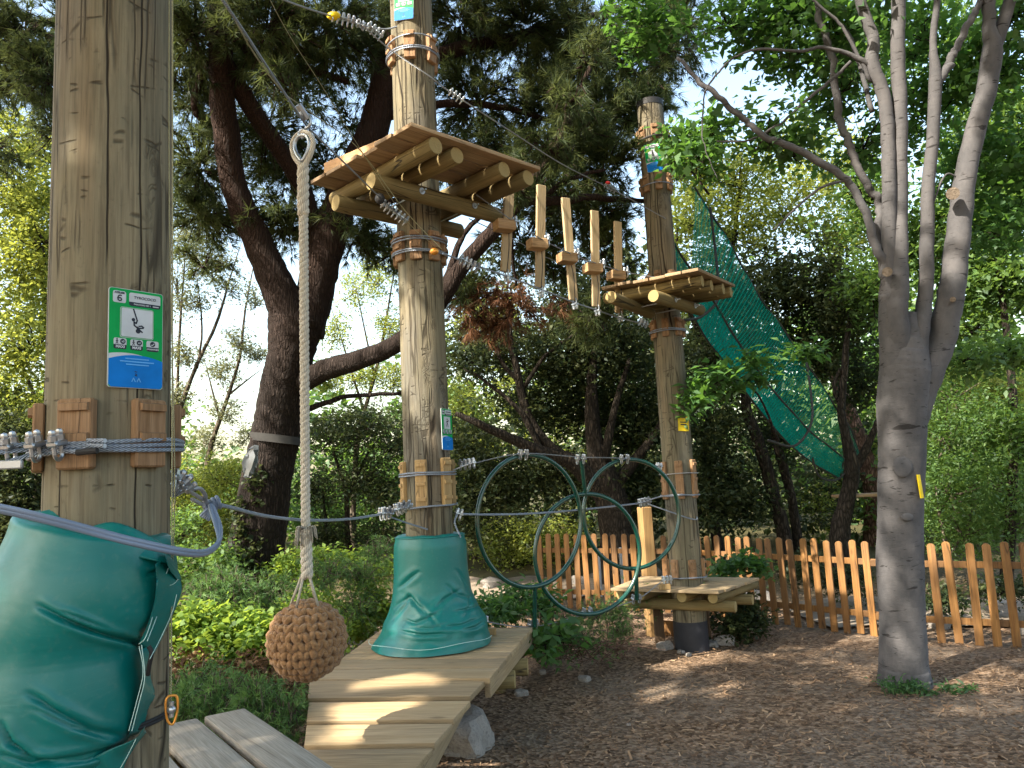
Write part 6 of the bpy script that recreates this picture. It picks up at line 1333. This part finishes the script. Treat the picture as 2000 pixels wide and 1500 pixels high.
# dry twigs heap
b = MB()
for i in range(150):
    c = P(random.uniform(1050, 1210), random.uniform(1258, 1296), random.uniform(6.2, 6.8)); c.z = max(.03, c.z)
    d_ = Vector((random.uniform(-1, 1), random.uniform(-.6, .6), random.uniform(-.05, .35))).normalized(); L = random.uniform(.15, .5)
    b.tube(smooth([c, c + d_ * L * .5 + Vector((0, 0, .03)), c + d_ * L + Vector((0, random.uniform(-.1, .1), -.02))], 3), [.004, .0015], 4, caps=False)
t_ = b.build('dry_twigs', M['redbark']); tag(t_, 'heap of dry twigs on the ground beyond the deck', 'twigs')
# low ground cover under shrubs left
p = []; 
for i in range(5200):
    x = random.uniform(-5, -.9); y = random.uniform(2.6, 10); p.append((x, y, hgt(x, y) + .03 + random.random() * .06))
v, f = quads_to_mesh(leaf_quads(np.array(p), .05, .5, .8)); tag(np_mesh('ground_cover', v, f, rng.uniform(0, 1, len(v)), M['midleaf'], None, 'stuff'), 'green ground cover under the shrubs')
# bark chips
n = 70000
r_ = rng.uniform(0, 1, n); y = 2.2 + 9.5 * r_ ** 1.6; x = rng.uniform(-1.2, 1, n) * (1.2 + y * .75) + .8
keep = ~((x < -1.0) & (y > 3)); x, y = x[keep], y[keep]
z = np.array([hgt(min(9, a), c) for a, c in zip(x, y)]) + rng.uniform(.0, .022, len(x))
c = np.stack([x, y, z], 1); nrm = rng.normal(size=c.shape) * .28; nrm[:, 2] += 1; nrm = norm(nrm); d = rng.normal(size=c.shape); d = norm(d - nrm * (d * nrm).sum(1, keepdims=True)); s = np.cross(nrm, d)
L = rng.gamma(3., .0105, (len(c), 1)).clip(.01, .08); w_ = np.minimum(L * .4, rng.uniform(.004, .014, (len(c), 1))); V = np.empty((len(c), 4, 3))
V[:, 0] = c - d * L * .5 - s * w_ * .5; V[:, 1] = c - d * L * .42 + s * w_ * .6; V[:, 2] = c + d * L * .5 + s * w_ * .35; V[:, 3] = c + d * L * .45 - s * w_ * .55
v, f = quads_to_mesh(V); tag(np_mesh('bark_chips', v, f, np.repeat(rng.beta(1.6, 2.4, len(c)), 4), M['chip'], None, 'stuff'), 'brown bark chips covering the clearing')
# pale gravel yard beyond the fence
for nm, lab, x0, x1, y0, y1, zz in (('gravel_yard', 'pale gravel beyond the fence on the right', 3.1, 12, 8.0, 9.6, .05), ('gravel_path', 'pale path beyond the far fence', -1.2, 2.2, 10.6, 12.6, .1)):
    b = MB(); N_ = 20; b.add([(x0 + (x1 - x0) * i / N_, y0 + (y1 - y0) * j / N_ + .25 * math.sin(i), hgt(min(9, x0 + (x1 - x0) * i / N_), y0 + (y1 - y0) * j / N_ + .25 * math.sin(i)) + .03) for j in range(N_ + 1) for i in range(N_ + 1)], [(j * (N_ + 1) + i, j * (N_ + 1) + i + 1, (j + 1) * (N_ + 1) + i + 1, (j + 1) * (N_ + 1) + i) for j in range(N_) for i in range(N_)])
    tag(b.build(nm, M['dirt'], sm=180), kind='structure')
for i, (px, py, d, r, lab) in enumerate([(1830, 1190, 7.9, .16, 'rounded rock behind the pickets right of the grey tree'), (1960, 1180, 8.2, .2, 'pale rock behind the pickets near the right edge'), (1935, 1120, 9.4, .25, 'sunlit rock behind the fence at the right'), (1990, 1210, 7.4, .12, 'rock at the right edge behind the last pickets'), (960, 1130, 11.5, .18, 'pale rock beyond the middle cover'), (1130, 1120, 11.4, .16, 'pale rock behind the far pickets'), (1480, 1180, 9.5, .2, 'rock behind the fence beside the right deck')]):
    q = P(px, py, d); q.z = hgt(min(9, q.x), q.y) + r * .3; rock('rock', lab, q, (r, r * .8, r * .7), seed=40 + i)

# ------------------------------------------------ green net
def net_mat(wa, wb):
    m, nt = new_mat('green_net')
    uv = nd(nt, 'ShaderNodeTexCoord').outputs['UV']; sp = nd(nt, 'ShaderNodeSeparateXYZ', {0: uv})
    def lines(s, k, w): return math_(nt, 'LESS_THAN', math_(nt, 'ABSOLUTE', math_(nt, 'SUBTRACT', math_(nt, 'FRACT', math_(nt, 'MULTIPLY', s, k)), .5)), w)
    ln = math_(nt, 'MAXIMUM', lines(sp.outputs[0], 42., wa), lines(sp.outputs[1], 22., wb))
    d = nd(nt, 'ShaderNodeBsdfDiffuse', {0: (.01, .20, .13, 1)}); t = nd(nt, 'ShaderNodeBsdfTranslucent', {0: (.01, .36, .25, 1)}); a = nd(nt, 'ShaderNodeMixShader', {0: .5, 1: d.outputs[0], 2: t.outputs[0]})
    tr = nd(nt, 'ShaderNodeBsdfTransparent'); o = nd(nt, 'ShaderNodeMixShader', {0: math_(nt, 'ADD', math_(nt, 'MULTIPLY', ln, .93), .07), 1: tr.outputs[0], 2: a.outputs[0]})
    nt.links.new(o.outputs[0], nd(nt, 'ShaderNodeOutputMaterial').inputs[0]); return m
M['net'] = net_mat(.13, .10); M['netd'] = net_mat(.24, .2)
Bp = [P(*q) for q in ((1303, 480, 8.3), (1322, 540, 8.4), (1345, 600, 8.6), (1375, 655, 8.8), (1405, 695, 9.0), (1440, 745, 9.2), (1480, 796, 9.5), (1520, 845, 9.8), (1560, 884, 10.1), (1600, 912, 10.4), (1640, 935, 10.7))]
Np = [P(*q) for q in ((1303, 447, 8.2), (1325, 490, 8.2), (1352, 530, 8.3), (1395, 590, 8.5), (1430, 650, 8.7), (1468, 705, 8.9), (1508, 760, 9.2), (1548, 805, 9.5), (1585, 845, 9.8), (1620, 872, 10.1), (1648, 895, 10.5))]
Fp = [P(*q) for q in ((1357, 366, 9.2), (1385, 412, 9.3), (1420, 465, 9.5), (1455, 530, 9.7), (1490, 590, 9.9), (1525, 635, 10.1), (1560, 690, 10.3), (1600, 745, 10.6), (1635, 800, 10.9), (1662, 838, 11.2), (1678, 888, 11.4))]
t = thing('climbing_net', 'long green mesh net sloping down like a trough from the right pole', 'net', Bp[0])
def net_sheet(A_, B_, sag, n=60, m=14, u1=9.):
    A_ = smooth(A_, 6); B_ = smooth(B_, 6); b = MB(); vs = []; k = len(A_)
    for i in range(k):
        for j in range(m + 1): s = j / m; p = A_[i].lerp(B_[i], s) + Vector((0, 0, -sag * math.sin(math.pi * s))) + Vector((0, .02 * math.sin(i * .8 + j), 0)); vs.append(p)
    fs = []; uv = []; cum = [0]
    for i in range(1, k): cum.append(cum[-1] + (A_[i] - A_[i - 1]).length)
    for i in range(k - 1):
        for j in range(m):
            fs.append((i * (m + 1) + j, i * (m + 1) + j + 1, (i + 1) * (m + 1) + j + 1, (i + 1) * (m + 1) + j)); uv.append([(j / m * u1 / 9, cum[i]), ((j + 1) / m * u1 / 9, cum[i]), ((j + 1) / m * u1 / 9, cum[i + 1]), (j / m * u1 / 9, cum[i + 1])])
    return b.add(vs, fs, uv)
net_sheet(Bp, Np, .03).build('net_side', M['netd'], t, sm=180); net_sheet([P(1347, 548, 8.5), P(1350, 575, 8.6), P(1356, 620, 8.7)] + Bp[3:], Fp, .08, u1=12).build('net_side', M['net'], t, sm=180)
b = MB()
for L_ in (Bp, Np, Fp): b.tube(smooth(L_, 5), .012, 6)
b.tube([Np[-1], Bp[-1], Fp[-1]], .016, 6); b.tube(smooth([P(1387, 405, 9.2), P(1396, 480, 9.1), P(1402, 540, 8.9), P(1402, 585, 8.6), P(1370, 618, 8.3), P(1335, 626, 8.0)], 5), .016, 7)
b.tube(smooth([P(1574, 700, 10.2), P(1584, 770, 10.0), P(1586, 820, 9.8), P(1570, 855, 9.7), P(1545, 872, 9.6), P(1500, 860, 9.4)], 5), .016, 7); b.tube(smooth([P(1585, 890, 10.2), P(1600, 930, 10.3), P(1630, 938, 10.5), P(1650, 925, 10.8)], 5), .014, 7)
b.build('edge_rope', M['darkcord'], t, sm=180)
tag(MB().box(P(1705, 966, 11), .5, .25, .02, ch=.005).build('platform', M['underboard']), 'small far wooden platform in the trees at the end of the net', 'platform')

# ------------------------------------------------ trees standing behind and beside the viewer, which shade the clearing
holes = []  # leaves of the unseen crowns are dropped along sun rays, placing the sun patches
def hole(px, py, d, r): holes.append((P(px, py, d), r))
for px, py, d, r in ((715, 1300, 4.35, .20), (680, 1345, 4.1, .16), (650, 1390, 3.9, .10), (825, 730, 5.5, .22), (815, 640, 5.6, .12), (1300, 760, 7.3, .16), (1310, 880, 7.3, .16), (775, 1215, 5.2, .09), (1330, 1312, 6.6, .14), (1310, 1376, 5.9, .11), (1455, 1378, 5.9, .10), (1525, 1080, 7.6, .12), (1575, 1060, 7.4, .10), (1755, 60, 5.7, .25), (1757, 200, 5.7, .22), (1740, 300, 5.7, .2), (1815, 420, 5.7, .22), (1825, 250, 5.7, .18), (1890, 350, 5.7, .15), (1720, 160, 5.7, .15),
        (410, 1230, 5.4, .30), (500, 1245, 5.3, .25), (360, 1200, 5.4, .2), (450, 1140, 5.9, .22), (1250, 1230, 7, .12), (1420, 740, 7.3, .2), (1380, 370, 6.6, .3), (860, 30, 5.9, .3), (1700, 330, 5.7, .15), (900, 1440, 4.6, .05), (1840, 1180, 7.9, .4), (1290, 1240, 7.6, .12)): hole(px, py, d, r)
def shade_tree(label, x, y, cz, rx, ry, rz, nc, size=.16):
    t = thing('tree', label, 'tree', (x, y, 0)); b = MB(); b.tube(smooth([(x, y, -.2), (x + .1, y, 2), (x - .1, y + .1, 4.5), (x, y, cz)], 5), [.26, .2, .16, .06], 14, wob=.03); 
    for i in range(9):
        a = i * 2.4; e = Vector((x + rx * .7 * math.cos(a), y + ry * .7 * math.sin(a), cz + random.uniform(-.4, .6) * rz)); s_ = Vector((x, y, cz - rz * .9)); b.tube(smooth([s_, s_.lerp(e, .5) + Vector((0, 0, .3)), e], 4), [.08, .02], 7)
    b.build('trunk', M['darkbark'], t, sm=180)
    p, tone, cc = clump_pts((x, y, cz), (rx, ry, rz), nc, 22, .34)
    ok = np.ones(len(p), bool); S = np.array(SUN)
    for h, r in holes:
        q = p - np.array(h); tt = q @ S; dist = np.linalg.norm(q - tt[:, None] * S, axis=1); ok &= ~((dist < r * 1.25 + size * .3) & (tt > 0))
    P_ = np.array([(w - EYE) for w in [Vector((0, 0, 0))]]); q = p - np.array(EYE); dd_ = q @ np.array(fw); xx = np.abs(q @ np.array(rt)) / np.maximum(dd_, .01); yy = np.abs(q @ np.array(up)) / np.maximum(dd_, .01)
    ok &= ~((dd_ > 0) & (xx < .72) & (yy < .56))
    p = p[ok]; v, f = quads_to_mesh(leaf_quads(p, size, .6)); np_mesh('crown', v, f, np.repeat(np.clip(tone[ok], 0, 1), 4), M['midleaf'], t)
shade_tree('broad leafy tree behind the viewer shading the clearing', -4.6, -3.0, 7.0, 4.6, 4.2, 1.7, 1500)
shade_tree('leafy tree to the left of the viewer shading the closest pole', -5.6, 1.2, 6.6, 2.6, 2.6, 1.6, 650)
shade_tree('leafy tree right behind the viewer shading the chips', 1.0, -.2, 8.4, 4.6, 4.6, 1.5, 1900)
shade_tree('leafy tree at the right of the viewer over the fence corner', 5.2, .6, 8.2, 2.8, 2.4, 1.4, 500)
